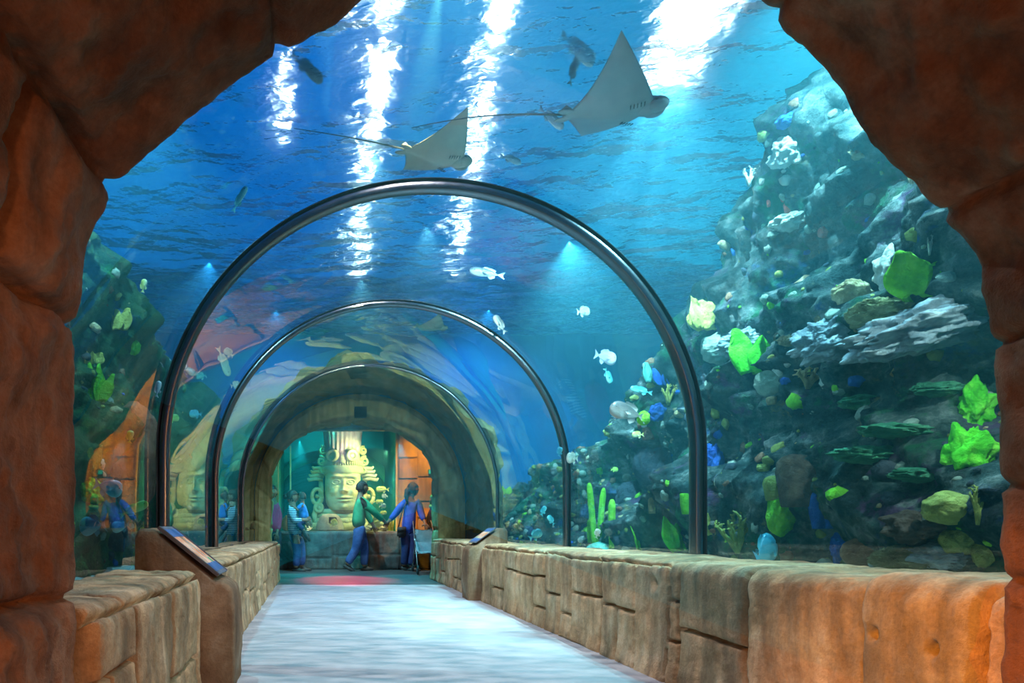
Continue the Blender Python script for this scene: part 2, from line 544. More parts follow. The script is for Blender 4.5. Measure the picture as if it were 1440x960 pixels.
# ------------------------------------------------------------------ tank shell
for nm, lo, hi in (('wall_tank_left', (TANK_X0 - 0.2, Y_ARCH, 0), (TANK_X0, TANK_Y1, 5.0)), ('wall_tank_right', (TANK_X1, Y_ARCH, 0), (TANK_X1 + 0.2, TANK_Y1, 5.0))):
    tag(box_obj(nm, lo, hi, M_tank_paint), kind='structure')
# end wall of the tank with the tunnel's arch cut out
bm = bmesh.new()
ap = arch_path(TR + 0.02, 0.0)
ins = [bm.verts.new((x, TANK_Y1, z)) for x, z in ap]
outs = []
for x, z in ap:
    d = Vector((x - TX, 0, z - 0.6))
    kx = ((TANK_X1 + 0.2 - TX) / d.x) if d.x > 1e-6 else (((TANK_X0 - 0.2 - TX) / d.x) if d.x < -1e-6 else 1e9)
    kz = (5.0 - 0.6) / d.z if d.z > 1e-6 else ((0.0 - 0.6) / d.z if d.z < -1e-6 else 1e9)
    k = min(kx, kz)
    outs.append(bm.verts.new((TX + d.x * k, TANK_Y1, 0.6 + d.z * k)))
for a in range(len(ins) - 1):
    bm.faces.new((ins[a], outs[a], outs[a + 1], ins[a + 1]))
o = link('wall_tank_end', bm_mesh(bm), M_tank_paint, smooth=False); tag(o, kind='structure')
# sandy bottom, both sides of the tunnel
def sand(name, x0, x1):
    xs = np.linspace(x0, x1, 60); ys = np.linspace(Y_ARCH, TANK_Y1, 90)
    A = np.zeros((60, 90, 3))
    for i, x in enumerate(xs):
        for j, y in enumerate(ys):
            A[i, j] = (x, y, 0.50 + 0.05 * fbm(x * 1.5, y * 1.5, 0, 4, 3) + 0.01 * fbm(x * 9, y * 9, 0, 3, 3))
    o = link(name, grid_mesh(A), M_sand); tag(o, kind='structure')
sand('floor_tank_right', TX + TR + 0.03, TANK_X1)
sand('floor_tank_left', TANK_X0, TX - TR - 0.03)

# ------------------------------------------------------------------ acrylic tunnel: panes between the hoops
def acrylic():
    m, nt, out = new_mat('clear_acrylic')
    tr = N(nt, 'ShaderNodeBsdfTransparent'); tr.inputs['Color'].default_value = (0.93, 0.97, 0.98, 1)
    gl = N(nt, 'ShaderNodeBsdfGlossy', Roughness=0.0); gl.inputs['Color'].default_value = (1, 1, 1, 1)
    fr = N(nt, 'ShaderNodeFresnel', IOR=1.5)
    tc = N(nt, 'ShaderNodeTexCoord')
    ns = N(nt, 'ShaderNodeTexNoise', Scale=0.9, Detail=1.0)
    nt.links.new(tc.outputs['Object'], ns.inputs['Vector'])
    bp = N(nt, 'ShaderNodeBump', Strength=0.25, Distance=0.02)
    nt.links.new(ns.outputs['Fac'], bp.inputs['Height'])
    nt.links.new(bp.outputs['Normal'], gl.inputs['Normal'])
    mul = N(nt, 'ShaderNodeMath', operation='MULTIPLY', use_clamp=True); mul.inputs[1].default_value = 1.3
    geo = N(nt, 'ShaderNodeNewGeometry')
    nt.links.new(fr.outputs[0], mul.inputs[0])
    mx = N(nt, 'ShaderNodeMixShader')
    nt.links.new(mul.outputs[0], mx.inputs['Fac'])
    nt.links.new(tr.outputs[0], mx.inputs[1]); nt.links.new(gl.outputs[0], mx.inputs[2])
    nt.links.new(mx.outputs[0], out.inputs['Surface'])
    return m
M_acrylic = acrylic()
seams = [Y_ARCH + 0.02] + list(HOOPS) + [Y_END]
ap = arch_path(TR, TLEG, 72)
for i, (a, b) in enumerate(zip(seams[:-1], seams[1:])):
    ny = 8
    A = np.array([[(x, a + 0.004 + (b - a - 0.008) * j / ny, z) for j in range(ny + 1)] for x, z in ap])
    o = link('window_%d' % (i + 1), grid_mesh(A), M_acrylic)
    tag(o, kind='structure')

# ------------------------------------------------------------------ the water body (haze) and its rippled surface
def water_vol():
    m, nt, out = new_mat('tank_water')
    tr = N(nt, 'ShaderNodeBsdfTransparent')
    nt.links.new(tr.outputs[0], out.inputs['Surface'])
    vs = N(nt, 'ShaderNodeVolumeScatter', Density=0.046, Anisotropy=0.2); vs.inputs['Color'].default_value = (0.22, 0.85, 1.0, 1)
    va = N(nt, 'ShaderNodeVolumeAbsorption', Density=0.14); va.inputs['Color'].default_value = (0.0, 0.80, 0.93, 1)
    ad = N(nt, 'ShaderNodeAddShader')
    nt.links.new(vs.outputs[0], ad.inputs[0]); nt.links.new(va.outputs[0], ad.inputs[1])
    nt.links.new(ad.outputs[0], out.inputs['Volume'])
    return m
ap = arch_path(TR + 0.012, 0.02, 48)
poly = [(TANK_X0 + 0.005, 0.02), (TANK_X0 + 0.005, WATER_Z + 0.25), (TANK_X1 - 0.005, WATER_Z + 0.25), (TANK_X1 - 0.005, 0.02)] + ap
bm = bmesh.new()
fa = [bm.verts.new((x, Y_ARCH + 0.03, z)) for x, z in poly]
fb = [bm.verts.new((x, TANK_Y1 - 0.005, z)) for x, z in poly]
n = len(poly)
bm.faces.new(fa); bm.faces.new(fb[::-1])
for k in range(n):
    bm.faces.new((fa[k], fa[(k + 1) % n], fb[(k + 1) % n], fb[k]))
bmesh.ops.triangulate(bm, faces=[f for f in bm.faces if len(f.verts) > 4])
o = link('water', bm_mesh(bm), water_vol(), smooth=False)
tag(o, kind='structure')

def water_top():
    m, nt, out = new_mat('rippled_water_surface')
    tc = N(nt, 'ShaderNodeTexCoord')
    hs = []
    for sc_, st, w_ in ((1.7, (0.7, 1.3, 1), 1.0), (5.0, (0.8, 1.2, 1), 0.30), (18.0, (0.8, 1.2, 1), 0.07)):
        mp = N(nt, 'ShaderNodeMapping'); mp.inputs['Scale'].default_value = st
        mp.inputs['Rotation'].default_value = (0, 0, 0.35)
        nt.links.new(tc.outputs['Object'], mp.inputs['Vector'])
        ns = N(nt, 'ShaderNodeTexNoise', Scale=sc_, Detail=1.0, Distortion=0.4)
        nt.links.new(mp.outputs[0], ns.inputs['Vector'])
        ml = N(nt, 'ShaderNodeMath', operation='MULTIPLY'); ml.inputs[1].default_value = w_
        nt.links.new(ns.outputs['Fac'], ml.inputs[0]); hs.append(ml)
    a1 = N(nt, 'ShaderNodeMath', operation='ADD'); nt.links.new(hs[0].outputs[0], a1.inputs[0]); nt.links.new(hs[1].outputs[0], a1.inputs[1])
    a2 = N(nt, 'ShaderNodeMath', operation='ADD'); nt.links.new(a1.outputs[0], a2.inputs[0]); nt.links.new(hs[2].outputs[0], a2.inputs[1])
    bp = N(nt, 'ShaderNodeBump', Strength=1.0, Distance=0.19)
    nt.links.new(a2.outputs[0], bp.inputs['Height'])
    g1 = N(nt, 'ShaderNodeBsdfGlass', IOR=1.06, Roughness=0.0); g1.inputs['Color'].default_value = (0.92, 0.98, 1.0, 1)
    g2 = N(nt, 'ShaderNodeBsdfGlass', IOR=1.06, Roughness=0.34); g2.inputs['Color'].default_value = (0.92, 0.98, 1.0, 1)
    for g in (g1, g2): nt.links.new(bp.outputs[0], g.inputs['Normal'])
    mx = N(nt, 'ShaderNodeMixShader'); mx.inputs['Fac'].default_value = 0.70
    nt.links.new(g1.outputs[0], mx.inputs[1]); nt.links.new(g2.outputs[0], mx.inputs[2])
    nt.links.new(mx.outputs[0], out.inputs['Surface'])
    return m
xs = np.arange(TANK_X0, TANK_X1 + 0.01, 0.05); ys = np.arange(Y_ARCH, TANK_Y1 + 0.01, 0.05)
A = np.zeros((len(xs), len(ys), 3))
for i, x in enumerate(xs):
    for j, y in enumerate(ys):
        h = 0.045 * noise.noise(Vector((x * 0.9, y * 1.7, 0))) + 0.022 * noise.noise(Vector((x * 2.1, y * 4.2, 3))) + 0.010 * noise.noise(Vector((x * 5.0, y * 8.0, 7)))
        A[i, j] = (x, y, WATER_Z + h)
o = link('water_surface', grid_mesh(A), water_top())
tag(o, kind='structure')
# ------------------------------------------------------------------ reef banks
def reef_mat(name, stops, patches):
    """Encrusted rock: mottled base, coloured crust patches of their own shape, fine pits."""
    m, nt, out = new_mat(name)
    b = N(nt, 'ShaderNodeBsdfPrincipled', Roughness=0.95); b.inputs['Specular IOR Level'].default_value = 0.12
    tc = N(nt, 'ShaderNodeTexCoord')
    n1 = N(nt, 'ShaderNodeTexNoise', Scale=4.0, Detail=10.0, Roughness=0.72); nt.links.new(tc.outputs['Object'], n1.inputs['Vector'])
    r1 = ramp(nt, stops); nt.links.new(n1.outputs['Fac'], r1.inputs['Fac'])
    cur = r1.outputs['Color']
    for q, (col, sc_, lo) in enumerate(patches):
        mp = N(nt, 'ShaderNodeMapping'); mp.inputs['Location'].default_value = (q * 7.3, q * 3.1, q * 5.7)
        nt.links.new(tc.outputs['Object'], mp.inputs['Vector'])
        n2 = N(nt, 'ShaderNodeTexNoise', Scale=sc_, Detail=7.0, Roughness=0.7); nt.links.new(mp.outputs[0], n2.inputs['Vector'])
        r2 = ramp(nt, [(lo, (0, 0, 0)), (lo + 0.07, (1, 1, 1))]); nt.links.new(n2.outputs['Fac'], r2.inputs['Fac'])
        mx = N(nt, 'ShaderNodeMixRGB'); mx.inputs['Color2'].default_value = c4(col)
        ml = N(nt, 'ShaderNodeMath', operation='MULTIPLY'); ml.inputs[1].default_value = 0.8
        nt.links.new(r2.outputs['Color'], ml.inputs[0]); nt.links.new(ml.outputs[0], mx.inputs['Fac']); nt.links.new(cur, mx.inputs['Color1'])
        cur = mx.outputs['Color']
    nt.links.new(cur, b.inputs['Base Color'])
    n3 = N(nt, 'ShaderNodeTexNoise', Scale=26.0, Detail=8.0, Roughness=0.75); nt.links.new(tc.outputs['Object'], n3.inputs['Vector'])
    ad = N(nt, 'ShaderNodeMath', operation='MULTIPLY_ADD'); ad.inputs[1].default_value = 0.35
    nt.links.new(n3.outputs['Fac'], ad.inputs[0]); nt.links.new(n1.outputs['Fac'], ad.inputs[2])
    bp = N(nt, 'ShaderNodeBump', Strength=1.0, Distance=0.12); nt.links.new(ad.outputs[0], bp.inputs['Height'])
    nt.links.new(bp.outputs[0], b.inputs['Normal']); nt.links.new(b.outputs[0], out.inputs['Surface'])
    return m
M_reef = reef_mat('reef_rock', [(0.34, (0.006, 0.014, 0.018)), (0.46, (0.04, 0.07, 0.07)), (0.55, (0.13, 0.16, 0.15)), (0.68, (0.45, 0.43, 0.40))],
                  [((0.03, 0.17, 0.07), 1.8, 0.54), ((0.16, 0.06, 0.17), 2.4, 0.58), ((0.03, 0.08, 0.30), 1.7, 0.60), ((0.36, 0.27, 0.12), 3.5, 0.62), ((0.005, 0.012, 0.018), 2.8, 0.58)])
M_reef_green = reef_mat('mossy_reef_rock', [(0.28, (0.012, 0.04, 0.02)), (0.45, (0.03, 0.09, 0.04)), (0.58, (0.08, 0.16, 0.07)), (0.74, (0.22, 0.26, 0.13))],
                  [((0.04, 0.22, 0.05), 2.2, 0.56), ((0.10, 0.10, 0.04), 2.4, 0.60), ((0.03, 0.07, 0.20), 1.5, 0.62), ((0.40, 0.34, 0.08), 5.0, 0.68)])

def interp(xs, ys, x):
    return float(np.interp(x, xs, ys))

def ridged(x, y, z, o=5, seed=0):
    return noise.ridged_multi_fractal(Vector((x + seed * 11.1, y + seed * 5.3, z - seed * 2.7)), 1.0, 2.0, o, 1.0, 2.0)

RY = [1.7, 3.0, 4.0, 4.5, 5.1, 5.6, 6.0, 6.8, 8.2, 10.5]
RZ = [3.7, 3.9, 4.0, 3.95, 3.8, 3.3, 2.6, 2.1, 1.75, 1.5]
def reef_right():
    ny, ns = 330, 260
    Ys = np.linspace(1.78, 10.55, ny); Ss = np.linspace(0, 1, ns)
    A = np.zeros((ny, ns, 3))
    for i, y in enumerate(Ys):
        zr = interp(RY, RZ, y)
        for j, s in enumerate(Ss):
            if s < 0.72:
                t = s / 0.72
                z = 0.42 + (zr - 0.42) * t
                x = 2.98 + 0.13 * z + 0.10 * math.sin(y * 1.3)
                # overhanging shelves in the near part
                sh = math.sin(z * 5.2 + 0.8 * noise.noise(Vector((y * 0.8, z * 0.5, 0))) * 3)
                x += 0.12 * sh * max(0.0, min(1.0, (3.4 - z) / 1.5))
                edge = max(0.0, (t - 0.85) / 0.15)
                x += 0.22 * edge ** 2
            else:
                t = (s - 0.72) / 0.28
                z = zr + 0.05 * math.sin(3 * t) - 0.35 * t
                x = 2.98 + 0.13 * zr + 0.10 * math.sin(y * 1.3) + 0.22 + 3.8 * t
            k = 0.34 * fbm(x * 1.0, y * 1.0, z * 1.2, 3, 1) + 0.15 * (ridged(x * 2.2, y * 2.2, z * 2.2, 5, 2) - 1.0) + 0.05 * fbm(x * 8, y * 8, z * 8, 4, 3) + 0.022 * (ridged(x * 14, y * 14, z * 14, 3, 5) - 1)
            dx, dz = (-1.0, 0.25) if s < 0.72 else (-0.15, 1.0)
            damp = min(1.0, 0.25 + s * 3)
            x2 = x + dx * k * damp; z2 = z + dz * k * damp * 0.8
            A[i, j] = (max(x2, 2.66), y, min(z2, 4.08))
    return A
A = reef_right()
reef_r = link('terrain_reef_right', grid_mesh(A, flip=True), M_reef); tag(reef_r, kind='structure')

def reef_left():
    ny, ns = 260, 170
    Ys = np.linspace(1.78, 10.55, ny); Ss = np.linspace(0, 1, ns)
    A = np.zeros((ny, ns, 3))
    for i, y in enumerate(Ys):
        zr = 3.05 + 0.30 * noise.noise(Vector((y * 0.9, 3, 0)))
        for j, s in enumerate(Ss):
            if s < 0.75:
                t = s / 0.75
                z = 0.42 + (zr - 0.42) * t
                x = -1.52 - 0.13 * z - 0.1 * math.sin(y * 1.7)
            else:
                t = (s - 0.75) / 0.25
                z = zr - 0.4 * t
                x = -1.52 - 0.13 * zr - 0.1 * math.sin(y * 1.7) - 2.6 * t
            k = 0.35 * fbm(x, y, z, 3, 6) + 0.15 * (ridged(x * 2.2, y * 2.2, z * 2.2, 5, 7) - 1.0) + 0.03 * fbm(x * 12, y * 12, z * 12, 4, 8)
            dx, dz = (1.0, 0.25) if s < 0.75 else (0.15, 1.0)
            damp = min(1.0, 0.25 + s * 3)
            A[i, j] = (min(x + dx * k * damp, -1.16), y, z + dz * k * damp * 0.8)
    return A
reef_l = link('terrain_reef_left', grid_mesh(reef_left()), M_reef_green); tag(reef_l, kind='structure')

# added rock collar round the tunnel end, darkening the water behind the last pane
M_reef_end = surf('dark_end_rock', [(0.07, 0.075, 0.035), (0.17, 0.15, 0.07), (0.30, 0.22, 0.12), (0.10, 0.16, 0.07)], scale=2.5, rough=0.95, bump=1.0, bscale=14.0, spec=0.15, detail=9.0, bdist=0.05)
NA, NB = 150, 60
A = np.zeros((NA, NB, 3))
for i in range(NA):
    th = -0.28 + (PI + 0.56) * i / (NA - 1)
    for j in range(NB):
        f = j / (NB - 1)
        if f < 0.55: rr = TR + 0.10 + 0.02 * f; y = 10.58 - (10.58 - 8.85) * f / 0.55
        else: rr = TR + 0.11 + 0.26 * ((f - 0.55) / 0.45); y = 8.85 + 1.72 * ((f - 0.55) / 0.45) ** 1.6
        x = TX + rr * math.cos(th); z = TZ + rr * math.sin(th)
        k = 0.22 * fbm(x * 1.6, y * 1.6, z * 1.6, 4, 3) + 0.10 * (ridged(x * 2.5, y * 2.5, z * 2.5, 4, 4) - 1)
        rr2 = max(TR + 0.04, rr + k * 0.7)
        y2 = y - 0.5 * k * (1 if f > 0.3 else 0)
        A[i, j] = (TX + rr2 * math.cos(th), min(max(y2, 8.6), 10.58), TZ + rr2 * math.sin(th))
tag(link('terrain_added_collar', grid_mesh(A), M_reef_end), kind='structure')

def bvh_of(o):
    me = o.data
    return BVHTree.FromPolygons([v.co.copy() for v in me.vertices], [tuple(p.vertices) for p in me.polygons])
BV = [bvh_of(reef_r), bvh_of(reef_l)]
def hit(px, py, default_Y=4.0):
    """Where the sight line through a pixel meets the reef."""
    o = Vector((0, 0, CAMZ)); d = (P(px, py, 1.0) - o).normalized()
    best = None
    for b in BV:
        loc, nor, idx, dist = b.ray_cast(o, d)
        if loc is not None and (best is None or dist < best[2]): best = (loc, nor, dist)
    if best is None: return P(px, py, default_Y), Vector((0, 0, 1))
    nor = best[1] if best[1].dot(d) < 0 else -best[1]
    return best[0], nor
# ------------------------------------------------------------------ stone portal at the end of the tunnel
def loft_path(path, n):
    p = np.array(path, float)
    s = np.concatenate([[0], np.cumsum(np.linalg.norm(np.diff(p, axis=0), axis=1))])
    q = np.linspace(0, s[-1], n)
    return np.stack([np.interp(q, s, p[:, k]) for k in (0, 1)], 1)
NP_ = 300
outp = loft_path(arch_path(TR - 0.006, 0.0, 60), NP_)
ox0, ox1, ozl, ozt = -0.77, 2.07, 1.70, 2.68
ocx, ow = (ox0 + ox1) / 2, (ox1 - ox0) / 2
op = [(ox1, 0.0)] + [(ox1, ozl * k / 6) for k in range(1, 6)]
for k in range(49):
    th = PI * k / 48
    op.append((ocx + ow * math.copysign(abs(math.cos(th)) ** 0.92, math.cos(th)), ozl + (ozt - ozl) * math.sin(th) ** 1.05))
op += [(ox0, ozl * k / 6) for k in range(5, -1, -1)]
inp = loft_path(op, NP_)
rgp = random.Random(9)
js = sorted([i / 16 + rgp.uniform(-0.014, 0.014) for i in range(17)])
js[0], js[-1] = -0.01, 1.01
NV = 34
A = np.zeros((NP_, NV, 3))
for i in range(NP_):
    t = i / (NP_ - 1)
    kk = max(k for k in range(len(js) - 1) if js[k] <= t)
    e = min(t - js[kk], js[kk + 1] - t) * 9.0
    g = max(0.0, 1 - e / 0.035)
    o2 = ((kk * 37) % 7 - 3) / 3.0
    for j in range(NV):
        if j < 18:
            f = j / 17.0
            x = outp[i, 0] * (1 - f) + inp[i, 0] * f; z = outp[i, 1] * (1 - f) + inp[i, 1] * f
            ring = max(0.0, 1 - abs(f - 0.16) / 0.07)
            y = Y_END + 0.035 * g ** 1.3 + 0.012 * o2 + 0.05 * ring + (0.05 if f < 0.1 else 0) + 0.04 * fbm(x * 3, 1, z * 3, 4, 4)
            y += 0.05 * max(0, (f - 0.85) / 0.15) ** 2
        else:
            f = (j - 17) / 16.0
            x = inp[i, 0]; z = inp[i, 1]
            nx, nz = (x - ocx), max(0.0, z - 1.3)
            l = math.hypot(nx, nz) + 1e-6
            k = 0.03 * g + 0.03 * fbm(x * 3, f * 2, z * 3, 3, 6)
            x += nx / l * k; z += nz / l * k
            y = Y_END + 0.05 + 0.55 * f
        A[i, j] = (x, y, max(z, 0.0))
o = link('wall_end', grid_mesh(A, flip=True), M_portal); tag(o, kind='structure')
# square dark fixture at the crown
t = empty('ceiling_fixture', (0.752, Y_END - 0.02, 2.79))
tag(t, 'small dark square fixture mounted at the crown of the far stone arch', 'fixture')
M_black = surf('matt_black_metal', [(0.02, 0.015, 0.015), (0.035, 0.03, 0.03)], scale=20, rough=0.6, bump=0.05)
box_obj('housing', (-0.10, -0.06, -0.09), (0.10, 0.05, 0.09), M_black, t, 0.008)
bm = bmesh.new()
for k in range(5): box_bm(bm, (-0.085, -0.07, -0.07 + k * 0.03), (0.085, -0.058, -0.055 + k * 0.03))
link('grille', bm_mesh(bm), M_black, t, smooth=False)

# ------------------------------------------------------------------ far room shell
tag(box_obj('wall_far_right', (1.72, 13.0, 0), (5.0, 13.2, 3.5), M_orange_wall), kind='structure')
tag(box_obj('wall_far_left', (-4.5, 13.0, 0), (-0.80, 13.2, 3.5), M_orange_wall), kind='structure')
tag(box_obj('wall_far_header', (-0.80, 13.0, 2.93), (1.72, 13.2, 3.5), M_orange_wall), kind='structure')
tag(box_obj('wall_far_side_left', (-4.7, 10.9, 0), (-4.5, 16.0, 3.5), M_orange_wall), kind='structure')
tag(box_obj('wall_far_side_right', (5.0, 10.9, 0), (5.2, 16.0, 3.5), M_orange_wall), kind='structure')
tag(box_obj('ceiling_far_room', (-4.7, 10.88, 3.5), (5.2, 16.2, 3.6), M_ceiling), kind='structure')
tag(box_obj('wall_far_front_left', (-4.7, 10.75, 0), (-1.06, 10.88, 3.5), M_ceiling), kind='structure')
tag(box_obj('wall_far_front_right', (2.56, 10.75, 0), (5.2, 10.88, 3.5), M_ceiling), kind='structure')
bm = bmesh.new()
ap = arch_path(TR + 0.02, 0.0)
ins = [bm.verts.new((x, 10.87, z)) for x, z in ap]
outs = [bm.verts.new((min(max(TX + (x - TX) * 1.3, -1.3), 2.8), 10.87, 3.5 if z > TZ else z)) for x, z in ap]
for a in range(len(ins) - 1):
    try: bm.faces.new((ins[a], outs[a], outs[a + 1], ins[a + 1]))
    except ValueError: pass
o = link('wall_far_front_crown', bm_mesh(bm), M_ceiling, smooth=False); tag(o, kind='structure')
# carved joints on the orange wall: raised slabs
rgw = random.Random(21)
bm = bmesh.new()
u = 1.75
while u < 4.6:
    wd = rgw.uniform(0.35, 0.7); z = 0.02
    while z < 3.3:
        h = rgw.uniform(0.35, 0.8)
        box_bm(bm, (u + 0.01, 12.955, z + 0.01), (min(u + wd, 4.98) - 0.01, 13.01, min(z + h, 3.48) - 0.01), 0.015)
        z += h
    u += wd
o = link('wall_far_right_cladding', bm_mesh(bm), M_orange_wall, smooth=False); tag(o, kind='structure')
# stone ledge below the second tank
rngl = random.Random(5)
blk = columns(4.3, 0.80, rngl, 0.35, 0.75, two=0.8, three=0.15)
pr = [(12.62, -0.02), (12.62, 0.72), (12.65, 0.765), (12.70, 0.78), (13.02, 0.78)]
U_, s_ = None, None
prr, ss = path_resample(pr, 0.025)
us = np.linspace(0, 4.3, 173)
U, S = np.meshgrid(us, ss, indexing='ij')
g, off = seam(U, S, blk, 0.03)
A = np.zeros(U.shape + (3,))
for i, u in enumerate(us):
    for j in range(len(ss)):
        y, z = prr[j]
        k = -0.03 * g[i, j] ** 1.4 + 0.012 * off[i, j] + 0.02 * fbm(u * 3, y * 3, z * 3, 4, 12)
        flat = 1.0 if z < 0.74 else 0.25
        A[i, j] = (-1.55 + u, y - k * flat, z + (k * 0.3 if z >= 0.74 else 0))
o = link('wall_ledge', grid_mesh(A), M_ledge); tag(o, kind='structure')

# ------------------------------------------------------------------ the second tank with the carved head
M_teal_paint = surf('teal_tank_paint', [(0.01, 0.20, 0.20), (0.02, 0.32, 0.30)], scale=1.2, rough=0.6, bump=0.1)
tag(box_obj('wall_small_tank_back', (-1.6, 15.5, 0.6), (2.6, 15.6, 3.4), M_teal_paint), kind='structure')
tag(box_obj('wall_small_tank_left', (-0.86, 13.2, 0.6), (-0.80, 15.5, 3.4), M_teal_paint), kind='structure')
tag(box_obj('wall_small_tank_right', (1.72, 13.2, 0.6), (1.78, 15.5, 3.4), M_teal_paint), kind='structure')
def small_floor():
    xs = np.linspace(-0.80, 1.72, 50); ys = np.linspace(13.0, 15.5, 50)
    A = np.zeros((50, 50, 3))
    for i, x in enumerate(xs):
        for j, y in enumerate(ys):
            A[i, j] = (x, y, 0.78 + 0.02 * fbm(x * 3, y * 3, 0, 3, 9))
    return A
tag(link('floor_small_tank', grid_mesh(small_floor()), M_sand), kind='structure')
M_pane = M_acrylic
tag(link('window_small_tank', mesh_of([(-0.80, 13.01, 0.78), (1.72, 13.01, 0.78), (1.72, 13.01, 2.93), (-0.80, 13.01, 2.93)], [(0, 1, 2, 3)]), M_pane, smooth=False), kind='structure')
M_trim_gold = surf('pale_gold_edge', [(0.55, 0.40, 0.12), (0.65, 0.5, 0.2)], scale=8, rough=0.5, bump=0.1)
tag(box_obj('trim_1', (1.70, 12.985, 0.78), (1.73, 13.03, 2.93), M_trim_gold, bev=0.004), kind='structure')
tag(box_obj('trim_2', (-0.55, 13.02, 1.45), (-0.525, 13.05, 2.6), M_trim_gold, bev=0.004), kind='structure')
# a solid pale teal bow that imitates a glowing reflection behind the head
bm = bmesh.new()
pts = [(-0.9 + 0.02 * 0, 15.3, 1.9)]
pts = [(0.45 + 1.45 * math.cos(PI - PI * k / 30), 15.35, 1.75 + 0.95 * math.sin(PI * k / 30)) for k in range(31)]
tube_bm(bm, pts, 0.13, 10)
M_teal_bow = surf('pale_teal_reflection', [(0.05, 0.55, 0.48), (0.08, 0.7, 0.6)], scale=3, rough=0.6, bump=0.2)
o = link('reflection_bow', bm_mesh(bm), M_teal_bow); tag(o, kind='structure')

M_cream = surf('cream_carved_stone', [(0.42, 0.33, 0.15), (0.62, 0.52, 0.27), (0.74, 0.64, 0.38)], scale=5, rough=0.85, bump=0.5, bscale=30)
M_cream_pink = surf('rosy_carved_stone', [(0.42, 0.30, 0.22), (0.62, 0.48, 0.36), (0.74, 0.62, 0.48)], scale=7, rough=0.85, bump=0.5, bscale=30)
SY = 14.0
SS = SY / F                                    # metres per photo pixel at the statue
SBX = (482 - VX) * SS
stat = empty('carved_stone_head', (SBX, SY, 0.785))
tag(stat, 'huge carved cream stone head in a tall fluted headdress standing in the far tank', 'statue')
def sl(px, py, dy=0.0):
    """photo pixel -> the statue's own coordinates"""
    return Vector(((px - 482) * SS, dy, CAMZ + (VY - py) * SS - 0.785))
def face_mesh():
    """A broad face carved as one displaced shell: brow, deep eyes, lids, nose, lips, chin."""
    bm = bmesh.new()
    nu, nv = 110, 110
    W, H = 0.405, 0.46
    top = sl(482, 664).z; bot = sl(482, 717.5).z
    cz = (top + bot) / 2; hh = (top - bot) / 2
    rows = []
    for i in range(nu):
        a = -PI / 2 * 1.25 + PI * 1.25 * i / (nu - 1)     # around the head
        row = []
        for j in range(nv):
            t = -1 + 2 * j / (nv - 1)
            w = W * (1 - 0.16 * max(0, -t) ** 2.2)
            jaw = 1 - 0.22 * max(0, -t - 0.45) ** 2 * 3
            sx = math.sin(a); cx = math.cos(a)
            x = w * math.copysign(abs(sx) ** 0.75, sx) * jaw
            y = -0.40 * math.copysign(abs(cx) ** 0.8, cx) * (1 - 0.12 * max(0, -t) ** 2)
            u, v = x / W, t
            d = 0.0
            def bumpf(u0, v0, su, sv, h):
                return h * math.exp(-((u - u0) / su) ** 2 - ((v - v0) / sv) ** 2)
            if cx > 0:
                for s in (-1, 1):
                    d += bumpf(s * 0.42, 0.44, 0.26, 0.16, -0.060)          # socket
                    d += bumpf(s * 0.42, 0.43, 0.15, 0.085, 0.050)          # eyeball
                    e = abs(((u - s * 0.42) / 0.22) ** 2 + ((v - 0.43) / 0.12) ** 2 - 1)
                    d += 0.030 * math.exp(-(e / 0.22) ** 2)                 # lids
                    d += bumpf(s * 0.40, 0.72, 0.32, 0.07, 0.030)           # brow ridge
                    d += bumpf(s * 0.50, -0.06, 0.20, 0.22, 0.028)          # cheek
                    d += bumpf(s * 0.145, -0.03, 0.075, 0.08, 0.055)        # nostril wing
                d += bumpf(0, 0.22, 0.085, 0.30, 0.060) + bumpf(0, 0.0, 0.12, 0.12, 0.085)   # nose
                d += bumpf(0, -0.36, 0.27, 0.055, 0.048) + bumpf(0, -0.53, 0.24, 0.06, 0.050) # lips
                d += bumpf(0, -0.445, 0.30, 0.022, -0.035)
                d += bumpf(0, -0.20, 0.05, 0.08, -0.010)
                d += bumpf(0, -0.84, 0.22, 0.13, 0.040)                     # chin
            d += 0.006 * fbm(x * 8, y * 8, t * 4, 3, 5)
            d *= 1.5
            row.append(bm.verts.new((x + d * sx * 0.4, y - d * max(0.2, cx), cz + t * hh)))
        rows.append(row)
    for i in range(nu - 1):
        for j in range(nv - 1):
            bm.faces.new((rows[i][j], rows[i + 1][j], rows[i + 1][j + 1], rows[i][j + 1]))
    bm.faces.new([r[0] for r in rows]); bm.faces.new([r[-1] for r in rows][::-1])
    bm.faces.new(rows[0]); bm.faces.new(rows[-1][::-1])
    return bm_mesh(bm)
link('face', face_mesh(), M_cream, stat)
# shoulders and collar: stacked rolls of carved stone
bm = bmesh.new()
for k, (zz, rr, hh) in enumerate(((0.09, 0.78, 0.10), (0.22, 0.66, 0.075), (0.33, 0.56, 0.07), (0.43, 0.47, 0.07))):
    pts = [(rr * math.cos(2 * PI * i / 36), 0.10 + 0.5 * rr * math.sin(2 * PI * i / 36), zz) for i in range(37)]
    tube_bm(bm, pts, hh, 10)
lathe_bm(bm, [(0, 0), (0.74, 0), (0.72, 0.12), (0.55, 0.3), (0.44, 0.5), (0, 0.52)], 32, Matrix.Translation((0, 0.10, 0)) @ Matrix.Scale(0.55, 4, (0, 1, 0)))
for k in range(14):
    a = PI + PI * k / 13
    ball_bm(bm, (0.70 * math.cos(a), 0.10 + 0.40 * math.sin(a), 0.20), 0.055, 2)
link('collar', bm_mesh(bm), M_cream, stat)
# headband
zb, zt = sl(0, 668).z, sl(0, 655).z
bm = bmesh.new()
E = Matrix.Scale(0.92, 4, (0, 1, 0))
lathe_bm(bm, [(0.0, zb), (0.43, zb), (0.475, zb + 0.03), (0.485, (zb + zt) / 2), (0.46, zt - 0.03), (0.44, zt), (0, zt)], 48, E)
link('headband', bm_mesh(bm), M_cream, stat)
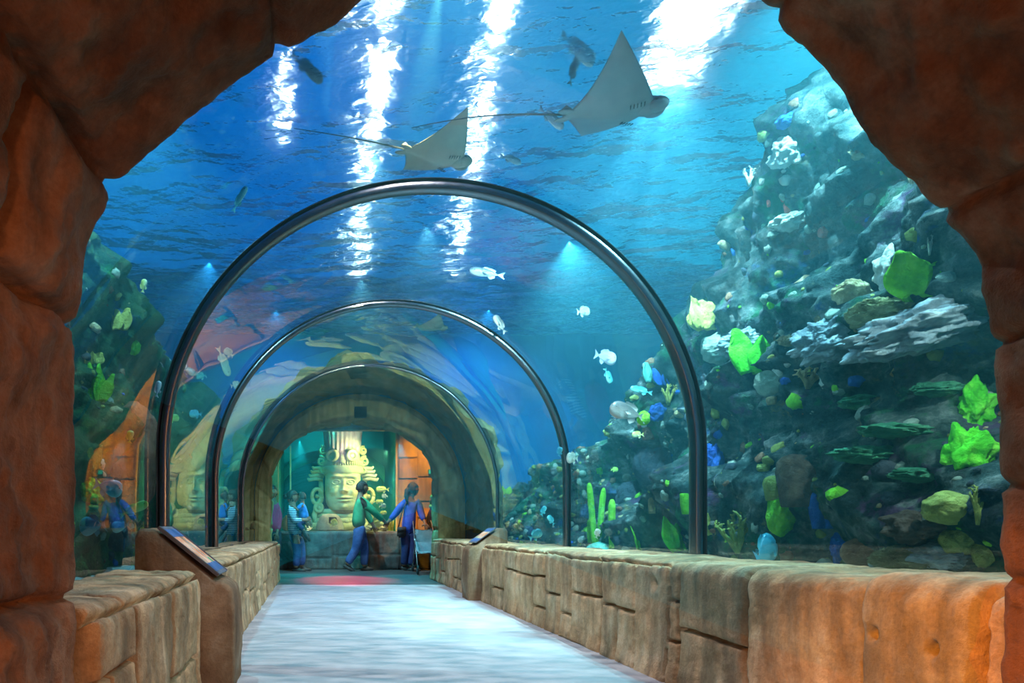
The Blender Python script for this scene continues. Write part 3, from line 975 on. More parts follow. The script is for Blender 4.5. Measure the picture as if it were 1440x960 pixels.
# row of teeth
bm = bmesh.new()
z0, z1 = sl(0, 657).z, sl(0, 649.5).z
for k in range(26):
    a = -PI * 0.02 - PI * 0.96 * k / 25
    c = Vector((0.435 * math.cos(a), 0.40 * math.sin(a), 0))
    M = Matrix.Translation((c.x, c.y, 0)) @ Matrix.Rotation(a + PI / 2, 4, 'Z')
    box_bm(bm, (-0.020, -0.03, z0), (0.020, 0.03, z1 + (0.015 if k % 2 else 0)), 0.008, M)
link('tooth_band', bm_mesh(bm), M_cream, stat)
# mask section with goggle eyes
bm = bmesh.new()
z0, z1 = sl(0, 655).z, sl(0, 634).z
lathe_bm(bm, [(0, z0), (0.415, z0), (0.40, (z0 + z1) / 2), (0.385, z1), (0, z1 + 0.01)], 48, E)
link('mask', bm_mesh(bm), M_cream, stat)
for s in (-1, 1):
    c = sl(482 + s * 12.6 - 2, 643, -0.37)
    M = Matrix.Translation(c) @ Matrix.Rotation(s * 0.42, 4, 'Z') @ Matrix.Rotation(PI / 2, 4, 'X')
    bm = bmesh.new()
    lathe_bm(bm, [(0.07, 0.0), (0.07, 0.05), (0.085, 0.075), (0.115, 0.085), (0.135, 0.07), (0.14, 0.0), (0.14, -0.05)], 28, M)
    ball_bm(bm, c + Vector((s * 0.004, 0.01, 0)), 0.068, 3)
    link('goggle_eye', bm_mesh(bm), M_cream, stat)
bm = bmesh.new()
c = sl(480, 647, -0.40)
ball_bm(bm, c, (0.055, 0.05, 0.11), 2); ball_bm(bm, c + Vector((0, -0.03, -0.07)), (0.075, 0.05, 0.05), 2)
link('mask_nose', bm_mesh(bm), M_cream, stat)
# fluted headdress
bm = bmesh.new()
z0, z1 = sl(0, 637).z, sl(0, 606).z
nseg = 120
prof_h = [(0.385, 0.0), (0.40, 0.08), (0.405, 0.4), (0.415, 0.75), (0.44, 0.93), (0.445, 1.0)]
rings = []
for r, f in prof_h:
    ring = []
    for k in range(nseg):
        a = 2 * PI * k / nseg
        fl = 0.020 * math.cos(a * 26) * (1 if f < 0.9 else 0.4) + 0.012 * fbm(math.cos(a) * 3, math.sin(a) * 3, f * 2, 3, 4)
        ring.append(bm.verts.new(((r + fl) * math.cos(a), (r + fl) * math.sin(a) * 0.92, z0 + f * (z1 - z0) + 0.012 * fbm(a * 3, f, 1, 2, 3) * f)))
    rings.append(ring)
for a, b in zip(rings[:-1], rings[1:]):
    for k in range(nseg): bm.faces.new((a[k], a[(k + 1) % nseg], b[(k + 1) % nseg], b[k]))
bm.faces.new(rings[0][::-1]); bm.faces.new(rings[-1])
link('fluted_headdress', bm_mesh(bm), M_cream_pink, stat)
# side ornaments: scrolls, feather stacks, ear loops and ear spools
def scroll(cx, cz, r0, turns, s, rad, dy):
    n = 40
    pts = []
    for k in range(n):
        a = 2 * PI * turns * k / (n - 1); r = r0 * (1 - 0.82 * k / (n - 1))
        pts.append((cx + s * r * math.cos(a + 1.2), dy, cz + r * math.sin(a + 1.2)))
    b = bmesh.new()
    tube_bm(b, pts, [rad * (1 - 0.3 * k / (n - 1)) for k in range(n)], 8)
    return bm_mesh(b)
for s in (-1, 1):
    for (px, py, r) in ((24, 634, 0.10), (26, 649, 0.115), (24, 661, 0.09)):
        c = sl(482 + s * (px + 4), py)
        link('scroll', scroll(c.x, c.z, r, 1.7, s, 0.032, -0.08), M_cream, stat)
    for k in range(4):
        a = sl(482 + s * (24 + 1.5 * k), 664 + 4.6 * k - 3); b = sl(482 + s * (41 + 2.2 * k), 661 + 5.4 * k - 2)
        bm = bmesh.new()
        tube_bm(bm, [(a.x, 0.0, a.z), ((a.x + b.x) / 2, -0.05, (a.z + b.z) / 2 + 0.03), (b.x, -0.06, b.z), (b.x + s * 0.03, -0.06, b.z + 0.05)], [0.036, 0.042, 0.040, 0.02], 8)
        link('feather', bm_mesh(bm), M_cream_pink if s > 0 else M_cream, stat)
    c = sl(482 + s * 36, 698)
    bm = bmesh.new()
    tube_bm(bm, [(c.x + 0.115 * math.cos(2 * PI * k / 24), -0.05, c.z + 0.17 * math.sin(2 * PI * k / 24)) for k in range(25)], 0.045, 10)
    tube_bm(bm, [(c.x, -0.05, c.z - 0.03), (c.x, -0.07, c.z + 0.04)], [0.05, 0.035], 8)
    link('ear_loop', bm_mesh(bm), M_cream, stat)
    c = sl(482 + s * 34, 714, -0.10)
    M = Matrix.Translation(c) @ Matrix.Rotation(PI / 2, 4, 'X')
    bm = bmesh.new()
    lathe_bm(bm, [(0, 0.05), (0.03, 0.05), (0.04, 0.02), (0.06, 0.02), (0.07, 0.06), (0.11, 0.05), (0.125, 0.0), (0.11, -0.05), (0, -0.06)], 24, M)
    link('ear_spool', bm_mesh(bm), M_cream, stat)
    bm = bmesh.new()
    tube_bm(bm, [sl(482 + s * 31, 676, 0.02), sl(482 + s * 30, 690, 0.0), sl(482 + s * 33, 702, 0.0), sl(482 + s * 40, 724, -0.05), sl(482 + s * 38, 738, -0.08)], [0.05, 0.06, 0.05, 0.07, 0.05], 8)
    link('side_lock', bm_mesh(bm), M_cream, stat)

# the water of the small tank
m_, nt_, out_ = new_mat('small_tank_water')
nt_.links.new(N(nt_, 'ShaderNodeBsdfTransparent').outputs[0], out_.inputs['Surface'])
va_ = N(nt_, 'ShaderNodeVolumeAbsorption', Density=0.10); va_.inputs['Color'].default_value = (0.45, 0.95, 0.85, 1)
nt_.links.new(va_.outputs[0], out_.inputs['Volume'])
tag(box_obj('water_small_tank', (-0.79, 13.03, 0.70), (1.70, 15.48, 2.93), m_), kind='structure')
# pot-like boulder with a hole, rocks on the tank floor
M_pinkstone = surf('pink_grey_stone', [(0.32, 0.25, 0.22), (0.46, 0.38, 0.34), (0.55, 0.47, 0.42)], scale=6, rough=0.9, bump=0.5, bscale=25)
def pot():
    c = P(464, 736, 13.32)
    bm = bmesh.new()
    seg, rows = 56, 24
    R, Hh = 0.30, 0.36
    grid = []
    for j in range(rows + 1):
        t = j / rows
        ring = []
        for k in range(seg):
            a = 2 * PI * k / seg
            r = R * math.cos(t * PI / 2 * 0.98) ** 0.7
            n_ = 1 + 0.05 * fbm(math.cos(a) * 2, math.sin(a) * 2, t * 2, 3, 3)
            ring.append(bm.verts.new((r * n_ * math.cos(a), 0.62 * r * n_ * math.sin(a), Hh * math.sin(t * PI / 2))))
        grid.append(ring)
    def hole(a, t):
        x = math.sin(a + PI / 2 - 0.30); front = math.cos(a + PI / 2 - 0.30)
        return front > 0.5 and abs(x) < 0.36 and 0.22 + 0.10 * abs(x + 0.1) < t < 0.60 - 0.10 * abs(x)
    for j in range(rows):
        for k in range(seg):
            am = 2 * PI * (k + 0.5) / seg; tm = (j + 0.5) / rows
            if hole(am, tm): continue
            bm.faces.new((grid[j][k], grid[j][(k + 1) % seg], grid[j + 1][(k + 1) % seg], grid[j + 1][k]))
    o = link('broken_stone_pot', bm_mesh(bm), M_pinkstone, loc=(c.x, 13.40, 0.80))
    md = o.modifiers.new('wall', 'SOLIDIFY'); md.thickness = 0.035; md.offset = -1
    return tag(o, 'round pinkish stone pot with a ragged hole in front of the carved head', 'pot')
pot()
for (px, py, rx, rz, nm, lb, mt, sd) in ((531, 734, 0.20, 0.15, 'rounded_rock', 'large cream rounded rock right of the carved head in the far tank', M_cream, 1.0),
                              (537, 742, 0.09, 0.06, 'rounded_rock', 'small pale rock under the stacked fish on the far tank floor', M_pinkstone, 2.0),
                              (516, 743, 0.09, 0.06, 'rounded_rock', 'low pale rock hidden beside the green jacket in the far tank', M_pinkstone, 3.0),
                              (401, 737, 0.16, 0.17, 'rounded_rock', 'salmon coloured lumpy rock at the left end of the far tank', surf('salmon_rock', [(0.5, 0.2, 0.08), (0.7, 0.38, 0.22)], scale=8, rough=0.9, bump=0.5), 4.0)):
    c = P(px, py, 13.5)
    o = ball_obj(nm, (max(c.x, -0.60), 13.20 if px in (537, 516) else 13.50, 0.785 + rz * 0.9), (rx, 0.12, rz), mt, sub=4, amp=0.25, fr=1.5, seed=sd)
    tag(o, lb, 'rock')
# yellow candle-like coral at the right end
t = empty('candle_coral', (P(549, 745, 13.3).x, 13.25, 0.79))
tag(t, 'thin yellow candle-shaped coral by the right edge of the far tank', 'coral')
M_candle = surf('yellow_coral', [(0.65, 0.55, 0.1), (0.8, 0.72, 0.25)], scale=12, rough=0.7, bump=0.4)
for dx, h in ((-0.05, 0.20), (0.0, 0.33), (0.055, 0.24)):
    tube_obj('stalk', [(dx * 0.6, 0, 0), (dx, 0, h * 0.5), (dx * 1.1, 0, h)], [0.022, 0.024, 0.012], M_candle, t)
# small green sign on the orange wall
t = empty('glowing_sign', (P(607, 663, 12.9).x, 12.94, P(607, 663, 12.9).z))
tag(t, 'tiny green glowing sign high on the orange wall beside the arch', 'sign')
box_obj('sign_case', (-0.07, -0.03, -0.05), (0.07, 0.005, 0.05), M_black, t, 0.004)
box_obj('lit_face', (-0.06, -0.034, -0.04), (0.06, -0.0305, 0.04), emit_mat('green_glow', (0.1, 0.9, 0.5), 0.7), t)
# ------------------------------------------------------------------ steel hoops
def brushed():
    m, nt, out = new_mat('polished_steel')
    b = N(nt, 'ShaderNodeBsdfPrincipled', Metallic=1.0, Roughness=0.27)
    b.inputs['Base Color'].default_value = (0.24, 0.22, 0.24, 1)
    tc = N(nt, 'ShaderNodeTexCoord')
    ns = N(nt, 'ShaderNodeTexNoise', Scale=14.0, Detail=3.0)
    nt.links.new(tc.outputs['Object'], ns.inputs['Vector'])
    bp = N(nt, 'ShaderNodeBump', Strength=0.12, Distance=0.01)
    nt.links.new(ns.outputs['Fac'], bp.inputs['Height']); nt.links.new(bp.outputs['Normal'], b.inputs['Normal'])
    nt.links.new(b.outputs[0], out.inputs['Surface'])
    return m
M_steel = brushed()
M_seal = surf('black_rubber_seal', [(0.015, 0.014, 0.015), (0.03, 0.028, 0.03)], scale=30, rough=0.5, bump=0.1)
def hoop_mesh(rc, hw, hd, foot, y):
    """A flattened-tube section swept along the arch; hw radial half width, hd half depth along the tunnel."""
    path = arch_path(rc, foot, 96)
    m = 16
    A = np.zeros((len(path), m, 3))
    for i, (x, z) in enumerate(path):
        if z <= TZ: nx, nz = (1, 0) if x > TX else (-1, 0)
        else:
            l = math.hypot(x - TX, z - TZ); nx, nz = (x - TX) / l, (z - TZ) / l
        for k in range(m):
            a = 2 * PI * k / m
            ca, sa = math.cos(a), math.sin(a)
            r = math.copysign(abs(ca) ** 0.6, ca) * hw; d = math.copysign(abs(sa) ** 0.6, sa) * hd
            A[i, k] = (x + nx * r, d, z + nz * r)
    return grid_mesh(A, close_v=True)
for k, (y, lb) in enumerate(zip(HOOPS, ('tall polished steel hoop around the tunnel nearest the entrance', 'second steel hoop around the tunnel behind the tallest one', 'thin dark steel hoop just before the far stone arch'))):
    th = (0.034, 0.027, 0.017)[k]
    t = empty('steel_hoop', (0, y, 0)); tag(t, lb, 'hoop', 'steel hoops of the tunnel')
    o = link('band', hoop_mesh(TR - 0.012 - th, th, th * 1.25, 0.66, y), M_steel, t)
    link('seal', hoop_mesh(TR - 0.008, 0.006, th * 1.5, 0.66, y), M_seal, t)

# ------------------------------------------------------------------ information lecterns on the parapets
M_lectern = stone_mat('lectern_stone', (0.16, 0.08, 0.04), (0.26, 0.15, 0.08), (0.38, 0.27, 0.18), (0.12, 0.07, 0.04), scale=4.0, bump=0.4)
M_frame = surf('grey_sign_frame', [(0.12, 0.13, 0.16), (0.2, 0.2, 0.24)], scale=10, rough=0.5, bump=0.1)
M_bluestrip = surf('blue_printed_strip', [(0.06, 0.12, 0.30), (0.10, 0.2, 0.42)], scale=9, rough=0.4, bump=0.0)
def print_mat(name, a, b, c):
    m, nt, out = new_mat(name)
    bs = N(nt, 'ShaderNodeBsdfPrincipled', Roughness=0.75)
    tc = N(nt, 'ShaderNodeTexCoord')
    wv = N(nt, 'ShaderNodeTexWave', Scale=3.0, Distortion=1.5)
    nt.links.new(tc.outputs['Object'], wv.inputs['Vector'])
    ns = N(nt, 'ShaderNodeTexNoise', Scale=16.0, Detail=4.0)
    nt.links.new(tc.outputs['Object'], ns.inputs['Vector'])
    r = ramp(nt, [(0.3, a), (0.55, b), (0.75, c)])
    ad = N(nt, 'ShaderNodeMath', operation='MULTIPLY_ADD'); ad.inputs[1].default_value = 0.25
    nt.links.new(wv.outputs['Fac'], ad.inputs[0]); nt.links.new(ns.outputs['Fac'], ad.inputs[2])
    nt.links.new(ad.outputs[0], r.inputs['Fac']); nt.links.new(r.outputs['Color'], bs.inputs['Base Color'])
    nt.links.new(bs.outputs[0], out.inputs['Surface'])
    return m
M_print = print_mat('orange_print', (0.55, 0.16, 0.07), (0.75, 0.30, 0.15), (0.80, 0.50, 0.34))
M_white = surf('white_print', [(0.75, 0.72, 0.68), (0.85, 0.82, 0.8)], scale=20, rough=0.4, bump=0)
M_green_dot = surf('green_print', [(0.1, 0.35, 0.12), (0.2, 0.5, 0.2)], scale=20, rough=0.4, bump=0)
def lectern(base, s, w, zlo, zhi, depth, label):
    """s=+1: stands on the right parapet (slopes down towards -x); w: length along the tunnel."""
    t = empty('information_lectern', base); tag(t, label, 'lectern', None)
    pr = [(0.0, 0.0), (-0.012, 0.25), (0.0, zlo - 0.12), (0.01, zlo - 0.04), (0.05, zlo), (0.10, zlo + 0.01),
          (depth - 0.13, zhi - 0.02), (depth - 0.10, zhi + 0.012), (depth - 0.02, zhi + 0.012), (depth, zhi - 0.03), (depth, 0.35), (depth, 0.0)]
    q, s_ = path_resample(pr, 0.03)
    ny = 14
    rows = []
    for k in range(ny + 1):
        f = k / ny; yy = w * f
        ins = 0.018 if k in (0, ny) else 0.0
        r = []
        cx, cz = depth / 2, (zlo + zhi) / 4
        for (x, z) in q:
            x2 = x + (cx - x) * ins * 2; z2 = z - (ins if z > 0.3 else 0)
            n_ = 0.012 * fbm(x * 5 + base[0], yy * 5, z * 5, 4, 7)
            r.append((s * (x2 + n_), yy, max(0.0, z2 + n_ * 0.5)))
        rows.append(r)
    A = np.array(rows)
    bm = bmesh.new()
    V = [[bm.verts.new(p) for p in r] for r in rows]
    for a, b in zip(V[:-1], V[1:]):
        for j in range(len(a) - 1): bm.faces.new((a[j], a[j + 1], b[j + 1], b[j]))
    bm.faces.new(V[0]); bm.faces.new(V[-1][::-1])
    link('pedestal', bm_mesh(bm), M_lectern, t)
    # the sloped sign
    p0 = Vector((s * 0.085, 0, zlo + 0.035)); p1 = Vector((s * (depth - 0.125), 0, zhi + 0.012))
    L = (p1 - p0).length; ex = (p1 - p0) / L; ey = Vector((0, 1, 0)); ez = ex.cross(ey) * (1 if s > 0 else -1)
    if ez.z < 0: ez = -ez
    M = Matrix((ex.to_4d(), ey.to_4d(), ez.to_4d(), (0, 0, 0, 1))).transposed()
    M.translation = p0
    for r in range(3): M[3][r] = 0.0
    M[0][3], M[1][3], M[2][3] = p0
    fr = empty('sign_panel', (0, 0, 0)); fr.parent = t
    bm = bmesh.new()
    for lo, hi in (((0, 0.02, 0), (L, 0.035, 0.010)), ((0, w - 0.035, 0), (L, w - 0.02, 0.010)), ((0, 0.035, 0), (0.02, w - 0.035, 0.010)), ((L - 0.02, 0.035, 0), (L, w - 0.035, 0.010))):
        box_bm(bm, lo, hi, 0.004, M)
    link('sign_frame', bm_mesh(bm), M_frame, fr, smooth=False)
    box_obj('printed_sheet', (0.02, 0.035, 0.002), (L - 0.02, w - 0.035, 0.009), M_print, fr, M=M)
    for nm, a, b, mt in (('blue_strip', 0.03, 0.075, M_bluestrip), ('blue_strip', L - 0.075, L - 0.03, M_bluestrip)):
        box_obj(nm, (a - 0.01, 0.037, 0.0092), (b + 0.01, w - 0.037, 0.0108), mt, fr, M=M)
    box_obj('white_line', (0.08, w * 0.62, 0.0092), (L - 0.09, w * 0.645, 0.0108), M_white, fr, M=M)
    box_obj('white_line', (0.08, w * 0.40, 0.0092), (L - 0.16, w * 0.412, 0.0108), M_white, fr, M=M)
    box_obj('green_picture', (0.085, w * 0.66, 0.0092), (0.125, w * 0.78, 0.0108), M_green_dot, fr, M=M)
    return t
lectern((-0.435, 3.20, 0), -1, 0.36, 0.565, 0.835, 0.52, 'stone lectern with a sloping orange sign on the left parapet by the tallest hoop')
lectern((1.79, 7.15, 0), +1, 0.36, 0.635, 0.835, 0.46, 'small stone lectern with a sloping orange sign on the right parapet near the arch')
# ------------------------------------------------------------------ rays
def ray_skin(name, top, belly):
    """Dark back, pale belly (by the surface's own up direction), fine mottling."""
    m, nt, out = new_mat(name)
    b = N(nt, 'ShaderNodeBsdfPrincipled', Roughness=0.45)
    tc = N(nt, 'ShaderNodeTexCoord')
    sx = N(nt, 'ShaderNodeSeparateXYZ'); nt.links.new(tc.outputs['Normal'], sx.inputs[0])
    mr = N(nt, 'ShaderNodeMapRange'); mr.inputs['From Min'].default_value = -0.15; mr.inputs['From Max'].default_value = 0.25
    nt.links.new(sx.outputs['Z'], mr.inputs['Value'])
    ns = N(nt, 'ShaderNodeTexNoise', Scale=9.0, Detail=5.0); nt.links.new(tc.outputs['Object'], ns.inputs['Vector'])
    r = ramp(nt, [(0.3, tuple(c * 0.8 for c in belly)), (0.7, belly)]); nt.links.new(ns.outputs['Fac'], r.inputs['Fac'])
    mx = N(nt, 'ShaderNodeMixRGB'); mx.inputs['Color2'].default_value = c4(top)
    nt.links.new(mr.outputs[0], mx.inputs['Fac']); nt.links.new(r.outputs['Color'], mx.inputs['Color1'])
    nt.links.new(mx.outputs[0], b.inputs['Base Color']); nt.links.new(b.outputs[0], out.inputs['Surface'])
    return m
M_ray = ray_skin('ray_skin', (0.05, 0.04, 0.045), (0.27, 0.25, 0.25))
M_ray_tan = ray_skin('tan_ray_skin', (0.09, 0.07, 0.05), (0.33, 0.28, 0.20))
M_dark_line = surf('dark_gill_line', [(0.05, 0.045, 0.045), (0.07, 0.06, 0.06)], scale=20, rough=0.6, bump=0)
M_eye = surf('fish_eye', [(0.01, 0.01, 0.012), (0.02, 0.02, 0.02)], scale=30, rough=0.15, bump=0)

def make_ray(label, loc, L, half, yaw, pitch, roll, mat, near=(0.30, -0.05), far=(0.30, 0.0), tail=1.3, tail_bend=0.05, group=None):
    """Cownose ray: local x forward, y to its left, z up. near/far = (rise of the wing tip, sweep) on its right / left side."""
    t = empty('cownose_ray', loc, (roll, pitch, yaw)); tag(t, label, 'ray', group)
    nu, nv = 41, 25
    def outline(a):
        """a = 0 at the midline .. 1 at the tip: (front x, rear x) as shares of the length"""
        f = 0.42 - 0.03 * a - 0.42 * a ** 1.25
        r = -0.50 + 0.46 * a ** 0.78
        return f, r
    def sheet(sign):
        rows = []
        for i in range(nu):
            u = -1 + 2 * i / (nu - 1)
            a = abs(u); side = near if u < 0 else far
            f, r = outline(a)
            if a > 0.985: r = f - 0.012
            row = []
            for j in range(nv):
                v = j / (nv - 1); v2 = v
                x = (f * (1 - v2) + r * v2 + side[1] * a ** 1.5) * L
                th = 0.105 * L * (1 - a) ** 1.3 * math.sin(PI * min(1, max(0, v)) ** 0.75) + 0.004 * L * math.sin(PI * v)
                z = sign * th * (0.75 if sign < 0 else 1.0) + side[0] * half * a ** 1.7
                row.append(Vector((x, u * half, z)))
            rows.append(row)
        return rows
    bm = bmesh.new()
    up, dn = sheet(1), sheet(-1)
    Vu = [[bm.verts.new(p) for p in r] for r in up]; Vd = [[bm.verts.new(p) for p in r] for r in dn]
    for a, b in zip(Vu[:-1], Vu[1:]):
        for j in range(nv - 1): bm.faces.new((a[j], a[j + 1], b[j + 1], b[j]))
    for a, b in zip(Vd[:-1], Vd[1:]):
        for j in range(nv - 1): bm.faces.new((a[j], b[j], b[j + 1], a[j + 1]))
    bmesh.ops.remove_doubles(bm, verts=bm.verts, dist=0.0006)
    # the bulging head with its two lobes
    for s in (-1, 1):
        ball_bm(bm, (0.43 * L, s * 0.055 * L, -0.005 * L), (0.115 * L, 0.085 * L, 0.070 * L), 3)
    ball_bm(bm, (0.36 * L, 0, 0.01 * L), (0.16 * L, 0.12 * L, 0.085 * L), 3)
    for s in (-1, 1):
        ball_bm(bm, (-0.47 * L, s * 0.07 * L, 0), (0.10 * L, 0.05 * L, 0.015 * L), 2, M=Matrix.Rotation(s * -0.3, 3, 'Z').to_4x4())
    link('body', bm_mesh(bm), mat, t)
    n = 14
    pts = [(-0.48 * L - tail * k / n, tail_bend * math.sin(2.2 * k / n), 0.01 * L + 0.03 * tail * math.sin(3.0 * k / n)) for k in range(n + 1)]
    tube_obj('tail', pts, [0.009 * L * (1 - 0.8 * k / n) + 0.0012 for k in range(n + 1)], M_dark_line, t, 6)
    bm = bmesh.new()
    tube_bm(bm, [(-0.40 * L, 0, 0.05 * L), (-0.46 * L, 0, 0.085 * L), (-0.50 * L, 0, 0.07 * L)], [0.012 * L, 0.02 * L, 0.004 * L], 6)
    link('dorsal_fin', bm_mesh(bm), mat, t)
    for s in (-1, 1):
        ball_obj('eye', (0.40 * L, s * 0.125 * L, 0.012 * L), 0.018 * L, M_eye, t, sub=2)
        bm = bmesh.new()
        for k in range(5):
            x = 0.27 * L - k * 0.030 * L
            a = 0.17 - 0.012 * k
            tube_bm(bm, [(x, s * (a * L), -0.066 * L + 0.0 * k), (x - 0.012 * L, s * (a + 0.05) * L, -0.055 * L)], 0.006 * L, 5)
        link('gill_slits', bm_mesh(bm), M_dark_line, t)
    return t
RAYS = 'cownose rays gliding under the surface'
p = P(860, 156, 4.02)
make_ray('large grey ray gliding overhead under the bright glare, wings spread', p, 0.62, 0.53, -0.16, 0.0, 0.10, M_ray, near=(0.30, -0.14), far=(0.22, -0.05), tail=1.0, tail_bend=-0.03, group=RAYS)
p = P(612, 220, 4.7)
make_ray('smaller tan ray gliding just above the top of the tallest hoop', p, 0.56, 0.46, 0.32, 0.0, 0.06, M_ray_tan, near=(0.22, 0.02), far=(0.25, -0.05), tail=0.85, tail_bend=0.05, group=RAYS)
p = P(606, 460, 8.0)
make_ray('faint greenish ray far down the tunnel under the second hoop', p, 0.42, 0.34, 0.2, 0.0, 0.0, M_ray_tan, near=(0.2, 0), far=(0.2, 0), tail=0.4, group=RAYS)

# ------------------------------------------------------------------ fish
def fish_mat(name, back, flank, belly, rough=0.35, spots=None):
    m, nt, out = new_mat(name)
    b = N(nt, 'ShaderNodeBsdfPrincipled', Roughness=rough)
    tc = N(nt, 'ShaderNodeTexCoord')
    sx = N(nt, 'ShaderNodeSeparateXYZ'); nt.links.new(tc.outputs['Generated'], sx.inputs[0])
    r = ramp(nt, [(0.15, belly), (0.45, flank), (0.75, back)]); nt.links.new(sx.outputs['Z'], r.inputs['Fac'])
    ns = N(nt, 'ShaderNodeTexVoronoi', Scale=60.0); nt.links.new(tc.outputs['Object'], ns.inputs['Vector'])
    bp = N(nt, 'ShaderNodeBump', Strength=0.25, Distance=0.004); nt.links.new(ns.outputs['Distance'], bp.inputs['Height'])
    nt.links.new(bp.outputs[0], b.inputs['Normal'])
    nt.links.new(r.outputs[0], b.inputs['Base Color']); nt.links.new(b.outputs[0], out.inputs['Surface'])
    return m
FM = {
    'silver': fish_mat('silver_fish_skin', (0.12, 0.16, 0.22), (0.50, 0.55, 0.62), (0.80, 0.82, 0.85)),
    'dark': fish_mat('dark_fish_skin', (0.05, 0.09, 0.13), (0.12, 0.17, 0.22), (0.30, 0.32, 0.34)),
    'lilac': fish_mat('lilac_fish_skin', (0.45, 0.42, 0.55), (0.62, 0.56, 0.68), (0.72, 0.66, 0.74)),
    'yellow': fish_mat('yellow_fish_skin', (0.55, 0.50, 0.12), (0.75, 0.72, 0.25), (0.85, 0.84, 0.55)),
    'pale': fish_mat('pale_fish_skin', (0.60, 0.60, 0.50), (0.82, 0.80, 0.66), (0.88, 0.87, 0.78)),
    'teal': fish_mat('teal_fish_skin', (0.05, 0.28, 0.33), (0.12, 0.50, 0.52), (0.35, 0.72, 0.70)),
    'cyan': fish_mat('cyan_fish_skin', (0.06, 0.35, 0.50), (0.10, 0.52, 0.66), (0.20, 0.62, 0.68)),
    'green': fish_mat('green_fish_skin', (0.20, 0.42, 0.05), (0.38, 0.62, 0.10), (0.55, 0.72, 0.25)),
    'brown': fish_mat('brown_fish_skin', (0.10, 0.09, 0.09), (0.26, 0.20, 0.18), (0.60, 0.50, 0.46)),
}
def make_fish(label, px, py, Y, wpx, col, face=1, hgt=0.42, tilt=0.0, yaw=0.0, roll=0.0, tailk=1.0, group=None, kind='fish', parts=True):
    """wpx: length in photo pixels; face=+1 swims to the right of the picture."""
    L = wpx * Y / F
    c = P(px, py, Y)
    t = empty(kind, c, (roll, -tilt * face if face > 0 else tilt, yaw + (0 if face > 0 else PI)))
    t.rotation_mode = 'ZYX' if False else 'XYZ'
    tag(t, label, 'fish', group)
    H = L * hgt; W = H * 0.42
    ns_, seg = 22, 16
    mat = FM[col]
    A = np.zeros((ns_, seg, 3))
    for i in range(ns_):
        u = i / (ns_ - 1)                       # 0 nose .. 1 tail root
        x = L * (0.5 - 0.80 * u)
        prof_ = (math.sin(PI * min(1, u ** 0.62)) ** 0.75) * 0.5 * (1 - 0.12 * u) + 0.055 * u
        if i == 0: prof_ = 0.015
        for k in range(seg):
            a = 2 * PI * k / seg
            A[i, k] = (x, math.cos(a) * W * prof_ * (1.1 - 0.7 * u), math.sin(a) * H * prof_ + 0.02 * H * math.sin(PI * u))
    bm = bmesh.new()
    V = [[bm.verts.new(p) for p in r] for r in A]
    for a, b in zip(V[:-1], V[1:]):
        for k in range(seg): bm.faces.new((a[k], a[(k + 1) % seg], b[(k + 1) % seg], b[k]))
    bm.faces.new(V[0]); bm.faces.new(V[-1][::-1])
    link('body', bm_mesh(bm), mat, t)
    if not parts: return t
    def fin(name, outline, y0=0.0, splay=0.0, th=0.012):
        bm = bmesh.new()
        n = len(outline)
        cx = sum(p[0] for p in outline) / n; cz = sum(p[1] for p in outline) / n
        f = [bm.verts.new((p[0], y0 + th * L * (0.5 if q == 0 else 0.15) + splay * abs(p[1] - outline[0][1]), p[1])) for q, p in enumerate(outline)]
        b = [bm.verts.new((p[0], y0 - th * L * (0.5 if q == 0 else 0.15) + splay * abs(p[1] - outline[0][1]), p[1])) for q, p in enumerate(outline)]
        bm.faces.new(f); bm.faces.new(b[::-1])
        for q in range(n): bm.faces.new((f[q], b[q], b[(q + 1) % n], f[(q + 1) % n]))
        link(name, bm_mesh(bm), mat, t, smooth=False)
    tx = -0.29 * L; th_ = 0.34 * H * tailk
    fin('tail_fin', [(tx, 0.04 * H), (tx - 0.10 * L, 0.6 * th_), (tx - 0.21 * L, th_ * 1.15), (tx - 0.15 * L, 0.0), (tx - 0.21 * L, -th_ * 1.15), (tx - 0.10 * L, -0.6 * th_), (tx, -0.04 * H)])
    fin('dorsal_fin', [(0.16 * L, 0.42 * H), (0.08 * L, 0.62 * H), (-0.12 * L, 0.55 * H), (-0.24 * L, 0.36 * H), (-0.22 * L, 0.18 * H), (0.0, 0.36 * H)])
    fin('anal_fin', [(-0.02 * L, -0.38 * H), (-0.10 * L, -0.60 * H), (-0.22 * L, -0.42 * H), (-0.22 * L, -0.16 * H)])
    for s in (-1, 1):
        fin('pectoral_fin', [(0.16 * L, -0.02 * H), (0.03 * L, 0.08 * H), (-0.02 * L, -0.14 * H), (0.08 * L, -0.18 * H)], y0=s * W * 0.50, splay=s * 0.5)
        ball_obj('eye', (0.37 * L, s * W * 0.33, 0.10 * H), 0.030 * L * max(0.7, hgt * 1.6), M_eye, t, sub=2)
    return t
